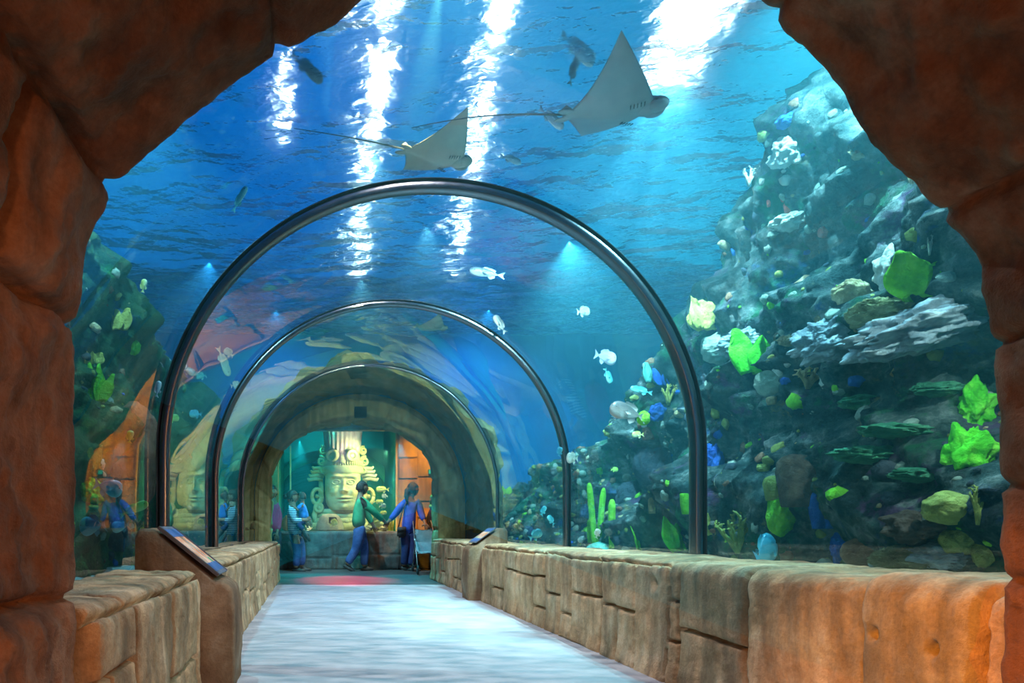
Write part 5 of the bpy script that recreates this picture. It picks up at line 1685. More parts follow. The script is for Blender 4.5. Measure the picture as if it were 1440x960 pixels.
def cloth_mat(name, a, b, scale=9, stripes=None):
    if stripes:
        m, nt, out = new_mat(name)
        bs = N(nt, 'ShaderNodeBsdfPrincipled', Roughness=0.85)
        tc = N(nt, 'ShaderNodeTexCoord')
        wv = N(nt, 'ShaderNodeTexWave', Scale=stripes, Distortion=0.3); wv.bands_direction = 'Z'
        nt.links.new(tc.outputs['Object'], wv.inputs['Vector'])
        r = ramp(nt, [(0.45, a), (0.55, b)]); nt.links.new(wv.outputs['Fac'], r.inputs['Fac'])
        nt.links.new(r.outputs[0], bs.inputs['Base Color']); nt.links.new(bs.outputs[0], out.inputs['Surface'])
        return m
    return surf(name, [a, b], scale=scale, rough=0.85, bump=0.35, bscale=14)
M_skin = surf('brown_skin', [(0.20, 0.11, 0.07), (0.27, 0.15, 0.10)], scale=8, rough=0.55, bump=0.05)
M_hair = surf('dark_hair', [(0.012, 0.008, 0.007), (0.04, 0.025, 0.02)], scale=30, rough=0.5, bump=0.5, stretch=(1, 1, 0.2))
M_jeans = cloth_mat('blue_jeans', (0.03, 0.06, 0.20), (0.07, 0.12, 0.32))
M_navy = cloth_mat('navy_cloth', (0.015, 0.02, 0.08), (0.03, 0.04, 0.14))
M_greenj = cloth_mat('green_jacket', (0.03, 0.30, 0.13), (0.07, 0.42, 0.20))
M_bluej = cloth_mat('royal_blue_top', (0.03, 0.06, 0.34), (0.06, 0.10, 0.48))
M_childblue = cloth_mat('bright_blue_shirt', (0.03, 0.16, 0.55), (0.05, 0.24, 0.70))
M_stripe = cloth_mat('striped_shirt', (0.03, 0.06, 0.20), (0.45, 0.60, 0.65), stripes=9.0)
M_pink = cloth_mat('pink_red_shirt', (0.42, 0.03, 0.10), (0.58, 0.06, 0.16))
M_darktr = cloth_mat('dark_trousers', (0.02, 0.02, 0.035), (0.04, 0.04, 0.06))
M_shoe = surf('dark_shoe_leather', [(0.02, 0.02, 0.022), (0.05, 0.045, 0.045)], scale=20, rough=0.5, bump=0.1)
M_scarf = cloth_mat('teal_headscarf', (0.06, 0.42, 0.36), (0.12, 0.60, 0.52))
M_brownbag = surf('dark_bag_cloth', [(0.03, 0.025, 0.03), (0.06, 0.05, 0.05)], scale=12, rough=0.8, bump=0.3)

def hand(s, wrist, elbow, key, k=1.0, curl=0.55, side=1):
    """Palm, four unequal bent fingers and a thumb as chains of the one body."""
    w = Vector(wrist); d = (w - Vector(elbow)).normalized()
    a = Vector((0, 1, 0)) if abs(d.y) < 0.8 else Vector((1, 0, 0))
    x = d.cross(a).normalized(); n = d.cross(x).normalized() * side
    palm = w + d * 0.055 * k
    s.add(key + '_palm', palm, (0.034 * k, 0.020 * k), key)
    for q, L in enumerate((0.070, 0.080, 0.074, 0.058)):
        off = x * (q - 1.5) * 0.019 * k
        b = palm + d * 0.028 * k + off
        m = b + (d * (1 - curl * 0.4) + n * curl * 0.6).normalized() * L * 0.5 * k
        t = m + (d * (1 - curl) + n * curl * 1.2).normalized() * L * 0.5 * k
        s.add('%s_k%d' % (key, q), b, 0.0095 * k, key + '_palm')
        s.add('%s_m%d' % (key, q), m, 0.0088 * k, '%s_k%d' % (key, q))
        s.add('%s_t%d' % (key, q), t, 0.0075 * k, '%s_m%d' % (key, q))
    b = w + d * 0.03 * k - x * 0.030 * k
    m = b + (d * 0.6 - x * 0.8).normalized() * 0.035 * k
    t = m + (d * 0.9 + n * 0.4).normalized() * 0.032 * k
    s.add(key + '_tm', m, 0.0105 * k, key + '_palm'); s.add(key + '_tt', t, 0.0085 * k, key + '_tm')

def head_into(bm, c, face, r):
    f = Vector(face).normalized()
    yaw = math.atan2(f.y, f.x); pit = math.asin(max(-1, min(1, f.z)))
    M = Matrix.Translation(c) @ Matrix.Rotation(yaw, 4, 'Z') @ Matrix.Rotation(-pit, 4, 'Y')
    vs = bmesh.ops.create_icosphere(bm, subdivisions=4, radius=1.0)['verts']
    for v in vs:
        n = v.co.normalized()
        x, y, z = n.x * 0.98, n.y * 0.76, n.z * 1.16
        if n.z < -0.2: x *= 1 - 0.10 * (-n.z); y *= 1 - 0.26 * (-n.z)
        if n.x > 0:
            g = lambda a, b, s1, s2: math.exp(-((n.y - a) / s1) ** 2 - ((n.z - b) / s2) ** 2)
            x += 0.24 * g(0, -0.08, 0.11, 0.15) + 0.07 * g(0, 0.12, 0.08, 0.2)
            x += 0.09 * g(0, -0.42, 0.20, 0.06) + 0.08 * g(0, -0.53, 0.18, 0.06) - 0.03 * g(0, -0.475, 0.22, 0.025)
            x += 0.12 * g(0, -0.78, 0.20, 0.14) + 0.05 * g(0, 0.30, 0.45, 0.10)
            for s in (-1, 1):
                x -= 0.10 * g(s * 0.33, 0.10, 0.15, 0.10); x += 0.035 * g(s * 0.33, 0.09, 0.08, 0.05)
        v.co = M @ Vector((x * r, y * r, z * r))
    for s in (-1, 1):
        vs = ball_bm(bm, (0, 0, 0), (0.20, 0.07, 0.32), 2)
        for v in vs: v.co = M @ Vector((v.co.x * r - 0.05 * r, v.co.y * r + s * 0.77 * r, v.co.z * r))
    return M

def hair_cap(M, r, mat, parent, length=0.0, back=1.06, fringe=0.35, name='hair'):
    """A shell over crown and back of the head; length lets it hang."""
    bm = bmesh.new()
    vs = bmesh.ops.create_icosphere(bm, subdivisions=4, radius=1.0)['verts']
    for v in vs:
        n = v.co.normalized()
        k = 1.10 + 0.05 * fbm(n.x * 3, n.y * 3, n.z * 1.5, 3, 2)
        x, y, z = n.x * 0.99 * k, n.y * 0.80 * k, n.z * 1.18 * k
        if n.x < 0.1 and n.z < 0: z -= length * (-n.z) / r * 0.9
        if n.x > 0.15 and n.z < fringe: x *= 0.55; y *= 0.85
        elif n.z < -0.35 and length == 0: x *= 0.8; y *= 0.75; z *= 0.8
        v.co = M @ Vector((x * r - 0.06 * r, y * r, z * r))
    return link(name, bm_mesh(bm), mat, parent)

def px3(base, Y):
    def f(px, py, dy=0.0):
        return P(px, py, Y + dy) - base
    return f

def shoe(parent, ankle, toe_dir, mat):
    d = Vector(toe_dir).normalized(); a = Vector(ankle)
    n_ = len(parent.children)
    bm = bmesh.new()
    yaw = math.atan2(d.y, d.x)
    M = Matrix.Translation((a.x, a.y, a.z - 0.045)) @ Matrix.Rotation(yaw, 4, 'Z') @ Matrix.Rotation(-math.asin(max(-0.9, min(0.9, d.z))), 4, 'Y')
    vs = ball_bm(bm, (0, 0, 0), 1.0, 3)
    for v in vs:
        n = v.co.normalized()
        x = n.x * 0.135 + 0.065; y = n.y * (0.047 if n.x > -0.2 else 0.040); z = max(n.z, -0.55) * (0.055 if n.x < 0.1 else 0.045)
        v.co = M @ Vector((x, y, z))
    return link('shoe', bm_mesh(bm), mat, parent)

def person(label, base, joints, face, mats, hair=0.0, sleeves=True, head_r=0.116, k=1.0, hands=True, hair_mat=None, shirt_drop=0.0, group=None):
    """joints: dict of local points: head, neck, chest, waist, pelvis, shl, ell, wrl, shr, elr, wrr, hpl, knl, anl, hpr, knr, anr (missing arms are left out)."""
    t = empty('person', base); tag(t, label, 'person', group)
    J = {a: Vector(b) for a, b in joints.items()}
    s = Skel()
    k *= 1.28
    s.add('pelvis', J['pelvis'], (0.088 * k, 0.068 * k))
    s.add('waist', J['waist'], (0.088 * k, 0.066 * k), 'pelvis')
    s.add('chest', J['chest'], (0.105 * k, 0.075 * k), 'waist')
    s.add('neck', J['neck'], 0.055 * k, 'chest')
    s.add('skull', J['neck'].lerp(J['head'], 0.7), 0.060 * k, 'neck')
    for q in 'lr':
        if 'sh' + q in J:
            s.add('sh' + q, J['sh' + q], 0.044 * k, 'chest')
            s.add('el' + q, J['el' + q], 0.038 * k, 'sh' + q)
            s.add('fo' + q, J['el' + q].lerp(J['wr' + q], 0.35), 0.040 * k, 'el' + q)
            s.add('wr' + q, J['wr' + q], 0.027 * k, 'fo' + q)
            if hands: hand(s, J['wr' + q], J['el' + q], 'wr' + q, k, side=1 if q == 'l' else -1)
        if 'hp' + q in J:
            s.add('hp' + q, J['hp' + q], 0.060 * k, 'pelvis')
            s.add('th' + q, J['hp' + q].lerp(J['kn' + q], 0.45), 0.064 * k, 'hp' + q)
            s.add('kn' + q, J['kn' + q], 0.056 * k, 'th' + q)
            s.add('ca' + q, J['kn' + q].lerp(J['an' + q], 0.35), 0.056 * k, 'kn' + q)
            s.add('an' + q, J['an' + q], 0.036 * k, 'ca' + q)
    me = s.mesh()
    bm = bmesh.new(); bm.from_mesh(me)
    M = head_into(bm, J['head'], face, head_r)
    bpy.data.meshes.remove(me)
    link('body', bm_mesh(bm), M_skin, t)
    # trousers
    c = Skel(); e = 0.014
    c.add('pelvis', J['pelvis'], (0.145 * k + e, 0.118 * k + e))
    c.add('top', J['pelvis'].lerp(J['waist'], 0.40), (0.118 * k + e, 0.105 * k + e), 'pelvis')
    for q in 'lr':
        if 'hp' + q in J:
            c.add('hp' + q, J['hp' + q], 0.096 * k + e, 'pelvis'); c.add('th' + q, J['hp' + q].lerp(J['kn' + q], 0.45), 0.084 * k + e, 'hp' + q)
            c.add('kn' + q, J['kn' + q], 0.064 * k + e, 'th' + q); c.add('ca' + q, J['kn' + q].lerp(J['an' + q], 0.4), 0.060 * k + e, 'kn' + q)
            c.add('an' + q, J['kn' + q].lerp(J['an' + q], 0.93), 0.050 * k + e, 'ca' + q)
    link('trousers', c.mesh(), mats['trousers'], t)
    # top
    c = Skel(); e = 0.016
    lo = J['pelvis'].lerp(J['waist'], -0.12 - shirt_drop)
    c.add('hem', lo, (0.160 * k + e, 0.134 * k + e))
    c.add('waist', J['waist'], (0.135 * k + e, 0.105 * k + e), 'hem'); c.add('chest', J['chest'], (0.158 * k + e, 0.118 * k + e), 'waist')
    c.add('neck', J['chest'].lerp(J['neck'], 0.9), 0.064 * k + e * 0.3, 'chest')
    for q in 'lr':
        if 'sh' + q in J:
            c.add('sh' + q, J['sh' + q], 0.062 * k + e, 'chest'); c.add('el' + q, J['el' + q], 0.047 * k + e, 'sh' + q)
            if sleeves: c.add('wr' + q, J['el' + q].lerp(J['wr' + q], 0.93), 0.034 * k + e * 0.7, 'el' + q)
    link(mats.get('top_name', 'shirt'), c.mesh(), mats['top'], t)
    hair_cap(M, head_r, hair_mat or M_hair, t, hair)
    for q in 'lr':
        if 'an' + q in J:
            shoe(t, J['an' + q], joints.get('toe' + q, face), mats['shoe'])
    return t, M, J

# --- man in the green jacket, striding right, seen from the side
YM = 12.15
b = Vector((P(506, 0, YM).x, YM, 0.0)); f = px3(b, YM)
person('man in a green jacket and jeans striding right behind the woman in blue', b, {
    'head': f(509.5, 686), 'neck': f(507, 695), 'chest': f(504.5, 706), 'waist': f(503, 726), 'pelvis': f(505, 742),
    'shl': f(507, 703, 0.16), 'ell': f(516, 722, 0.20), 'wrl': f(524, 737, 0.16),
    'shr': f(509, 702, -0.16), 'elr': f(525, 719, -0.18), 'wrr': f(539.5, 732, -0.06),
    'hpl': f(505, 747, 0.09), 'knl': f(513, 770, 0.09), 'anl': f(512, 797, 0.09), 'toel': (1, 0, 0),
    'hpr': f(506, 747, -0.09), 'knr': f(501, 772, -0.09), 'anr': f(487, 794, -0.09), 'toer': (0.8, 0, -0.45)},
    (1, 0.25, -0.03), {'trousers': M_jeans, 'top': M_greenj, 'shoe': M_shoe, 'top_name': 'jacket'})
# --- woman in blue, seen from behind, reaching back with her left hand
YW = 12.2
b = Vector((P(575, 0, YW).x, YW, 0.0)); f = px3(b, YW)
tw, Mw, Jw = person('woman in blue top with long ponytail and shoulder bag pushing the stroller, seen from behind', b, {
    'head': f(581, 688), 'neck': f(578, 698), 'chest': f(577, 710), 'waist': f(575, 727), 'pelvis': f(574, 743),
    'shl': f(569, 704), 'ell': f(557, 721), 'wrl': f(547.5, 732, -0.05),
    'shr': f(588, 703), 'elr': f(592, 721, -0.06), 'wrr': f(597, 733, -0.18),
    'hpl': f(570.5, 748), 'knl': f(571, 772, -0.02), 'anl': f(568, 796, 0.03), 'toel': (0.6, 0.1, -0.2),
    'hpr': f(578, 748), 'knr': f(581, 770, -0.02), 'anr': f(578, 798, -0.04), 'toer': (0.9, -0.3, 0)},
    (0.95, 0.35, -0.02), {'trousers': M_navy, 'top': M_bluej, 'shoe': M_shoe, 'top_name': 'tunic'}, shirt_drop=0.5)
hd = Jw['head']
tube_obj('ponytail', [hd + Vector((-0.08, -0.02, 0.04)), hd + Vector((-0.13, -0.06, -0.02)), hd + Vector((-0.15, -0.09, -0.14)), hd + Vector((-0.13, -0.12, -0.30))], [0.035, 0.05, 0.045, 0.012], M_hair, tw, 10)
t = empty('shoulder_bag', tuple(b + f(564.5, 748, -0.13)))
tag(t, 'small dark shoulder bag hanging at the hip of the woman in blue', 'bag')
bm = bmesh.new(); box_bm(bm, (-0.085, -0.045, -0.11), (0.085, 0.045, 0.10), 0.03); link('pouch', bm_mesh(bm), M_brownbag, t)
bm = bmesh.new(); box_bm(bm, (-0.088, -0.052, 0.0), (0.088, -0.040, 0.105), 0.005); link('flap', bm_mesh(bm), M_brownbag, t)
tube_obj('strap', [(-0.06, 0, 0.09), (0.0, 0.0, 0.36), (0.10, 0.02, 0.60)], 0.012, M_brownbag, t, 6)
# --- mother in the striped shirt with a child on her arm
YQ = 12.1
b = Vector((P(418, 0, YQ).x, YQ, 0.0)); f = px3(b, YQ)
tm, Mm, Jm = person('woman in a striped shirt and jeans carrying a child in her arms', b, {
    'head': f(411, 699), 'neck': f(411, 708), 'chest': f(410, 720), 'waist': f(412, 736), 'pelvis': f(416, 750),
    'shl': f(411, 714, 0.15), 'ell': f(415, 733, 0.18), 'wrl': f(428, 735, 0.14),
    'shr': f(411, 714, -0.15), 'elr': f(413, 733, -0.20), 'wrr': f(426, 731, -0.16),
    'hpl': f(419, 755, 0.08), 'knl': f(424, 776, 0.08), 'anl': f(424, 798, 0.08), 'toel': (1, 0.1, 0),
    'hpr': f(416, 755, -0.08), 'knr': f(419, 777, -0.08), 'anr': f(416, 799, -0.08), 'toer': (1, -0.1, 0)},
    (1, 0.1, -0.1), {'trousers': M_jeans, 'top': M_stripe, 'shoe': M_shoe}, shirt_drop=0.3)
ball_obj('hair_bun', tuple(Jm['head'] + Vector((-0.12, 0, 0.02))), (0.06, 0.055, 0.055), M_hair, tm, 3, 0.2)
bc = Vector((P(426, 0, YQ).x, YQ - 0.02, P(426, 734, YQ).z)); f = px3(bc, YQ - 0.02)
person('small child in a bright blue shirt held on the arm of the striped woman', bc, {
    'head': f(424, 699), 'neck': f(425, 706.5), 'chest': f(426, 713), 'waist': f(427, 722), 'pelvis': f(427, 730),
    'shl': f(425, 710, 0.11), 'ell': f(418, 715, 0.13), 'wrl': f(413, 713, 0.12),
    'shr': f(425, 710, -0.11), 'elr': f(419, 717, -0.14), 'wrr': f(413.5, 713, -0.16),
    'hpl': f(426, 732, 0.06), 'knl': f(417.5, 737, 0.17), 'anl': f(424, 748, 0.20), 'toel': (0.5, 0.2, -0.7),
    'hpr': f(426, 732, -0.06), 'knr': f(419, 738, -0.19), 'anr': f(428, 746, -0.22), 'toer': (0.5, -0.2, -0.7)},
    (-0.8, 0.4, 0.05), {'trousers': M_navy, 'top': M_childblue, 'shoe': M_shoe}, head_r=0.086, k=0.60, sleeves=False)
# --- visitor in pink, half hidden by the left pillar
YV = 12.0
b = Vector((P(385, 0, YV).x, YV, 0.0)); f = px3(b, YV)
person('person in a pink red shirt half hidden by the left pillar of the arch', b, {
    'head': f(383, 692), 'neck': f(383, 703), 'chest': f(384, 715), 'waist': f(385, 731), 'pelvis': f(385, 748),
    'shl': f(376, 711), 'ell': f(373, 730), 'wrl': f(375, 746, -0.05), 'shr': f(391, 711), 'elr': f(392, 731), 'wrr': f(390, 747, -0.1),
    'hpl': f(381, 753), 'knl': f(381, 777), 'anl': f(380, 802), 'hpr': f(389, 753), 'knr': f(388, 777, -0.05), 'anr': f(386, 803), 'toel': (-0.3, -1, 0), 'toer': (0.2, -1, 0)},
    (0.1, -1, 0), {'trousers': M_darktr, 'top': M_pink, 'shoe': M_shoe})
# --- visitor in the teal headscarf on the right
YS2 = 12.3
b = Vector((P(614, 0, YS2).x, YS2, 0.0)); f = px3(b, YS2)
ts, Ms, Js = person('person in a teal headscarf and dark coat by the right pillar of the arch', b, {
    'head': f(611, 703), 'neck': f(612, 712), 'chest': f(612, 722), 'waist': f(613, 737), 'pelvis': f(613, 752),
    'shl': f(606, 718), 'ell': f(604, 734), 'wrl': f(606, 748, -0.1), 'shr': f(620, 718), 'elr': f(622, 734), 'wrr': f(620, 748),
    'hpl': f(610, 757), 'knl': f(610, 778), 'anl': f(610, 798), 'hpr': f(617, 757), 'knr': f(617, 778), 'anr': f(617, 798), 'toel': (-0.2, -1, 0), 'toer': (0.2, -1, 0)},
    (-0.5, -0.8, 0), {'trousers': M_darktr, 'top': M_navy, 'shoe': M_shoe, 'top_name': 'coat'}, hair_mat=M_scarf, hair=0.10, shirt_drop=0.8)
Ms_ = Ms
bm = bmesh.new()
tube_bm(bm, [Js['neck'] + Vector((0.085 * math.cos(2 * PI * q / 16), 0.075 * math.sin(2 * PI * q / 16), 0.0)) for q in range(17)], 0.045, 8)
link('scarf_wrap', bm_mesh(bm), M_scarf, ts)

# ------------------------------------------------------------------ folding stroller
M_tube = surf('grey_stroller_tube', [(0.28, 0.30, 0.32), (0.42, 0.44, 0.46)], scale=10, rough=0.35, metal=0.8, bump=0.0)
M_seat = cloth_mat('pale_blue_seat_cloth', (0.22, 0.40, 0.48), (0.35, 0.55, 0.62))
M_tyre = surf('black_rubber', [(0.015, 0.015, 0.016), (0.03, 0.03, 0.03)], scale=20, rough=0.7, bump=0.2)
sb = Vector((2.07, 11.62, 0.0))
t = empty('stroller', sb, (0, 0, math.radians(-93)))
tag(t, 'light folding stroller with pale seat pushed by the woman in blue', 'stroller')
for s in (-1, 1):
    y = s * 0.19
    tube_obj('side_frame', [(0.52, y, 0.10), (0.30, y, 0.38), (-0.05, y * 1.0, 0.68), (-0.36, y * 0.95, 0.94), (-0.46, y * 0.9, 1.00), (-0.52, y * 0.88, 0.97)], 0.011, M_tube, t, 8)
    tube_obj('rear_strut', [(-0.30, y, 0.09), (-0.10, y, 0.36), (0.12, y, 0.52)], 0.011, M_tube, t, 8)
    tube_obj('armrest', [(-0.14, y, 0.74), (0.06, y * 1.05, 0.66), (0.20, y, 0.48)], 0.010, M_tube, t, 8)
    tube_obj('grip', [(-0.44, y * 0.9, 0.995), (-0.53, y * 0.88, 0.965)], 0.018, M_tyre, t, 8)
    for x, nm in ((0.53, 'front_wheel'), (-0.31, 'rear_wheel')):
        bm = bmesh.new()
        M = Matrix.Translation((x, y, 0.085)) @ Matrix.Rotation(PI / 2, 4, 'X')
        lathe_bm(bm, [(0.03, -0.018), (0.055, -0.012), (0.060, -0.02), (0.080, -0.014), (0.085, 0.0), (0.080, 0.014), (0.060, 0.02), (0.055, 0.012), (0.03, 0.018)], 24, M)
        wh = link(nm, bm_mesh(bm), M_tyre, t)
        bm = bmesh.new()
        lathe_bm(bm, [(0, -0.02), (0.025, -0.02), (0.03, -0.01), (0.056, -0.006), (0.056, 0.006), (0.03, 0.01), (0.025, 0.02), (0, 0.02)], 16, M)
        link('hub', bm_mesh(bm), M_tube, wh)
tube_obj('cross_bar', [(0.30, -0.19, 0.38), (0.30, 0.19, 0.38)], 0.010, M_tube, t, 8)
tube_obj('cross_bar', [(-0.10, -0.19, 0.36), (-0.10, 0.19, 0.36)], 0.010, M_tube, t, 8)
def sling(pts, w, th):
    bm = bmesh.new()
    q, _ = path_resample([(p[0], p[1]) for p in pts], 0.03)
    ny = 9
    up, dn = [], []
    for i, (x, z) in enumerate(q):
        ru, rd = [], []
        for j in range(ny):
            v = -1 + 2 * j / (ny - 1)
            sag = 0.03 * (1 - v * v)
            ru.append(bm.verts.new((x + sag * 0.3, v * w, z - sag))); rd.append(bm.verts.new((x + sag * 0.3 + th * 0.5, v * w, z - sag - th)))
        up.append(ru); dn.append(rd)
    n = len(q)
    for i in range(n - 1):
        for j in range(ny - 1):
            bm.faces.new((up[i][j], up[i + 1][j], up[i + 1][j + 1], up[i][j + 1])); bm.faces.new((dn[i][j], dn[i][j + 1], dn[i + 1][j + 1], dn[i + 1][j]))
        bm.faces.new((up[i][0], dn[i][0], dn[i + 1][0], up[i + 1][0])); bm.faces.new((up[i][-1], up[i + 1][-1], dn[i + 1][-1], dn[i][-1]))
    for r, d in ((up[0], dn[0]), (up[-1], dn[-1])):
        for j in range(ny - 1): bm.faces.new((r[j], r[j + 1], d[j + 1], d[j]))
    return bm_mesh(bm)
link('seat', sling([(0.26, 0.42), (0.10, 0.42), (-0.04, 0.44)], 0.165, 0.02), M_seat, t)
link('backrest', sling([(-0.04, 0.44), (-0.10, 0.60), (-0.22, 0.84)], 0.165, 0.02), M_seat, t)
# ------------------------------------------------------------------ light
def spot(name, loc, to, energy, col, size=60, blend=0.5, rad=0.0, gobo=None):
    l = bpy.data.lights.new(name, 'SPOT')
    l.energy = energy; l.color = col; l.spot_size = math.radians(size); l.spot_blend = blend; l.shadow_soft_size = rad
    o = bpy.data.objects.new(name, l); COL.objects.link(o)
    o.location = loc
    o.rotation_euler = (Vector(to) - Vector(loc)).to_track_quat('-Z', 'Y').to_euler()
    if gobo:
        l.use_nodes = True
        nt = l.node_tree
        em = nt.nodes.get('Emission')
        tc = N(nt, 'ShaderNodeTexCoord')
        mp = N(nt, 'ShaderNodeMapping'); mp.inputs['Scale'].default_value = gobo[1]
        ns = N(nt, 'ShaderNodeTexNoise', Scale=gobo[0], Detail=2.0)
        r = ramp(nt, [(0.36, (gobo[2],) * 3), (0.62, (1, 1, 1))])
        nt.links.new(tc.outputs['Normal'], mp.inputs['Vector']); nt.links.new(mp.outputs[0], ns.inputs['Vector'])
        nt.links.new(ns.outputs['Fac'], r.inputs['Fac']); nt.links.new(r.outputs['Color'], em.inputs['Strength'])
    return o

def point(name, loc, energy, col, rad=0.0):
    l = bpy.data.lights.new(name, 'POINT'); l.energy = energy; l.color = col; l.shadow_soft_size = rad
    o = bpy.data.objects.new(name, l); COL.objects.link(o); o.location = loc
    return o

w = bpy.data.worlds.new('world'); sc.world = w; w.use_nodes = True
bg = w.node_tree.nodes['Background']
wt = w.node_tree
tcw = N(wt, 'ShaderNodeTexCoord'); sxw = N(wt, 'ShaderNodeSeparateXYZ'); wt.links.new(tcw.outputs['Generated'], sxw.inputs[0])
mrw = N(wt, 'ShaderNodeMapRange'); mrw.inputs['From Min'].default_value = -0.5; mrw.inputs['From Max'].default_value = 0.8
wt.links.new(sxw.outputs['X'], mrw.inputs['Value'])
rw = ramp(wt, [(0.0, (0.001, 0.13, 0.46)), (0.4, (0.001, 0.20, 0.74)), (0.62, (0.003, 0.30, 0.70)), (1.0, (0.008, 0.46, 0.56))])
wt.links.new(mrw.outputs[0], rw.inputs['Fac']); wt.links.new(rw.outputs['Color'], bg.inputs['Color'])
bg.inputs['Strength'].default_value = 1.0

# lamps hung in the hall above the water
M_lamp = emit_mat('lamp_glow', (1.0, 0.96, 0.98), 13.0)
def lamp_row(name, p, q, w_, n_, gap=0.35):
    bm = bmesh.new()
    for k in range(n_):
        a = Vector(p).lerp(Vector(q), k / n_); b = Vector(p).lerp(Vector(q), (k + 1 - gap) / n_)
        d = (b - a); yaw = math.atan2(-d.x, d.y)
        M = Matrix.Translation((a + b) / 2) @ Matrix.Rotation(yaw, 4, 'Z')
        box_bm(bm, (-w_ / 2, -d.length / 2, -0.04), (w_ / 2, d.length / 2, 0.04), 0, M)
    return tag(link(name, bm_mesh(bm), M_lamp, smooth=False), kind='structure')
lamp_row('ceiling_lamp_row', (0.78, 6.2, 6.5), (1.25, 23, 6.5), 0.17, 11, 0.4)
lamp_row('ceiling_lamp_row', (2.1, 6.8, 6.5), (4.9, 24, 6.5), 0.17, 11, 0.4)
lamp_row('ceiling_lamp_row', (4.35, 6.6, 6.5), (4.9, 8.6, 6.5), 0.6, 2, 0.25)
lamp_row('ceiling_lamp_row', (-0.42, 8.0, 6.5), (-0.55, 9.8, 6.5), 0.12, 2, 0.5)

WHT = (0.88, 0.95, 1.0); CYA = (0.45, 0.9, 1.0); BLU = (0.15, 0.5, 1.0); LIL = (1.0, 0.83, 0.82)
spot('spot_right_key', (2.45, 4.2, 4.12), (2.75, 6.6, 1.3), 1900, (0.6, 0.92, 1.0), 105, 0.9, 0.0, (5.0, (1, 1, 1), 0.15))
spot('spot_right_near', (3.05, 3.0, 4.0), (3.0, 3.4, 1.0), 480, CYA, 120, 0.8)
spot('spot_right_low', (2.72, 2.0, 2.3), (2.95, 3.3, 0.6), 110, (0.70, 0.95, 0.88), 75, 0.9)  # added unseen spot to brighten the low corals
spot('spot_right_mid', (2.75, 3.3, 4.1), (3.3, 4.9, 1.0), 650, (0.4, 0.88, 1.0), 100, 0.8)
spot('spot_right_far', (2.9, 7.0, 4.12), (3.6, 7.8, 1.0), 700, CYA, 120, 0.8)
spot('spot_left_bank', (-1.35, 4.3, 4.1), (-1.6, 5.2, 1.0), 320, CYA, 120, 0.8)
spot('spot_left_far', (-1.3, 7.5, 4.1), (-1.8, 8.2, 1.0), 300, BLU, 120, 0.8)
spot('spot_back_wash', (2.6, 9.2, 4.12), (2.6, 10.6, 2.0), 260, BLU, 130, 0.9)
spot('spot_back_wash', (-0.6, 9.2, 4.12), (-0.6, 10.6, 2.0), 200, BLU, 130, 0.9)
for k, (x, y, e, sz) in enumerate(((0.7, 3.1, 560, 95), (0.5, 5.3, 400, 95), (1.2, 6.6, 330, 95), (0.6, 8.0, 340, 95))):
    spot('spot_walkway', (x, y, 4.1), (x, y + 0.4, 0), e, LIL, sz, 0.9, 0.02, (7.0, (2.5, 8, 1), 0.12))
# warm lamps of the foyer, dim red-brown on the rock and one orange pool on the right
spot('spot_foyer_orange', (-0.25, 0.7, 1.55), (1.93, 2.02, 0.38), 420, (1.0, 0.36, 0.05), 26, 1.0, 0.03)
point('lamp_foyer_warm', (-0.35, -1.8, 1.0), 58, (1.0, 0.42, 0.18), 0.2)
spot('spot_foyer_warm', (1.25, -0.7, 1.35), (-0.62, 2.3, 0.45), 100, (1.0, 0.46, 0.2), 60, 1.0, 0.05)
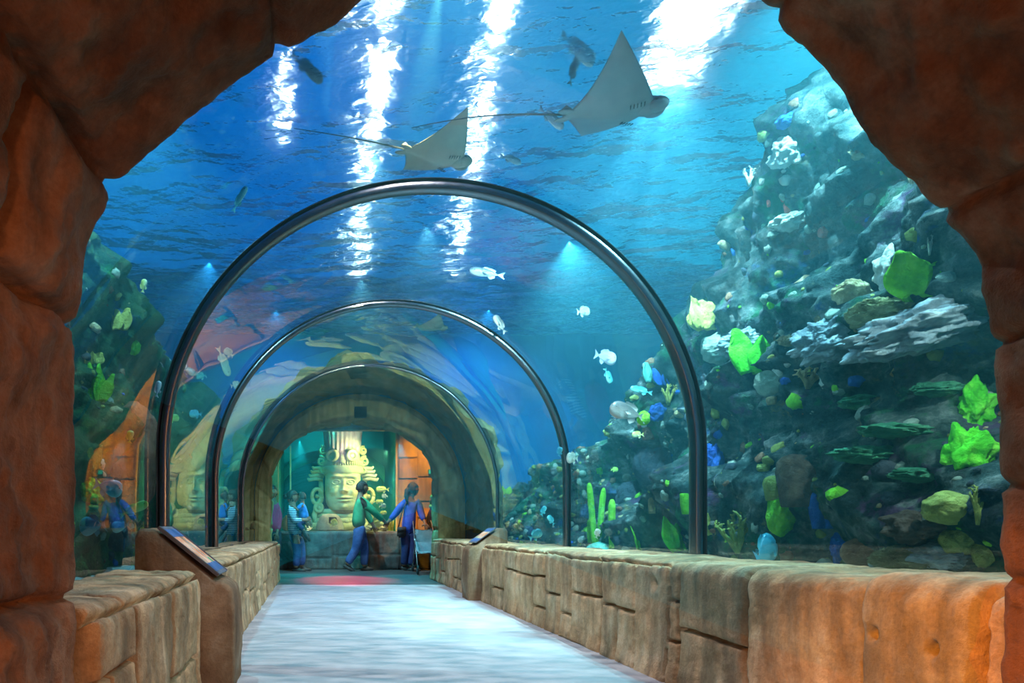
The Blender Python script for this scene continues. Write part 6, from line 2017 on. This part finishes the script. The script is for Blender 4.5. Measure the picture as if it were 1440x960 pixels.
# far room
spot('spot_far_orange', (2.0, 11.6, 3.3), (2.6, 13.0, 1.5), 620, (1.0, 0.34, 0.0), 80, 0.8, 0.05)
spot('spot_far_teal', (-0.2, 11.0, 3.3), (0.0, 12.6, 0.2), 420, (0.05, 0.75, 0.85), 100, 0.7, 0.05)
spot('spot_far_red', (0.5, 11.7, 2.5), (0.5, 10.15, 0.0), 2300, (1.0, 0.04, 0.12), 36, 0.8, 0.02)
spot('spot_far_cyan', (-0.3, 11.6, 2.5), (-0.25, 10.6, 0.0), 600, (0.03, 0.8, 0.75), 50, 0.8, 0.02)
spot('spot_far_cyan', (1.6, 11.6, 2.5), (1.6, 10.3, 0.0), 600, (0.03, 0.75, 0.9), 45, 0.8, 0.02)
spot('spot_statue', (1.55, 13.10, 2.5), (0.45, 13.8, 1.5), 210, (1.0, 0.86, 0.34), 125, 0.4, 0.0)
spot('spot_headdress', (0.95, 13.07, 2.2), (0.6, 13.7, 2.95), 75, (1.0, 0.80, 0.66), 70, 0.8, 0.0)
spot('spot_portal', (0.75, 3.6, 4.12), (0.75, 10.3, 2.15), 1500, (1.0, 0.84, 0.5), 24, 0.9, 0.0)  # added beam to brighten the portal; no such lamp hangs here
spot('spot_pot', (0.1, 13.06, 1.9), (0.37, 13.2, 0.95), 18, (1.0, 0.88, 0.5), 60, 0.6, 0.0)
spot('spot_far_people', (0.6, 11.05, 3.2), (0.8, 12.3, 0.7), 330, (0.55, 0.85, 1.0), 75, 0.7, 0.05)
spot('spot_tank_back', (0.4, 13.6, 3.2), (0.4, 15.5, 2.0), 160, (0.05, 0.9, 0.75), 100, 0.6, 0.02)
spot('spot_tank_orange', (1.6, 14.4, 1.0), (1.35, 15.5, 1.9), 60, (1.0, 0.4, 0.03), 70, 0.8, 0.02)

# ------------------------------------------------------------------ picture settings
vs = sc.view_settings
vs.view_transform = 'Standard'; vs.look = 'None'; vs.gamma = 1.0; vs.exposure = 0.0
vs.use_curve_mapping = False
cy = sc.cycles
cy.use_denoising = True
cy.max_bounces = 7; cy.diffuse_bounces = 2; cy.glossy_bounces = 4; cy.transmission_bounces = 5
cy.volume_bounces = 0; cy.transparent_max_bounces = 24
cy.sample_clamp_indirect = 4.0; cy.sample_clamp_direct = 0.0
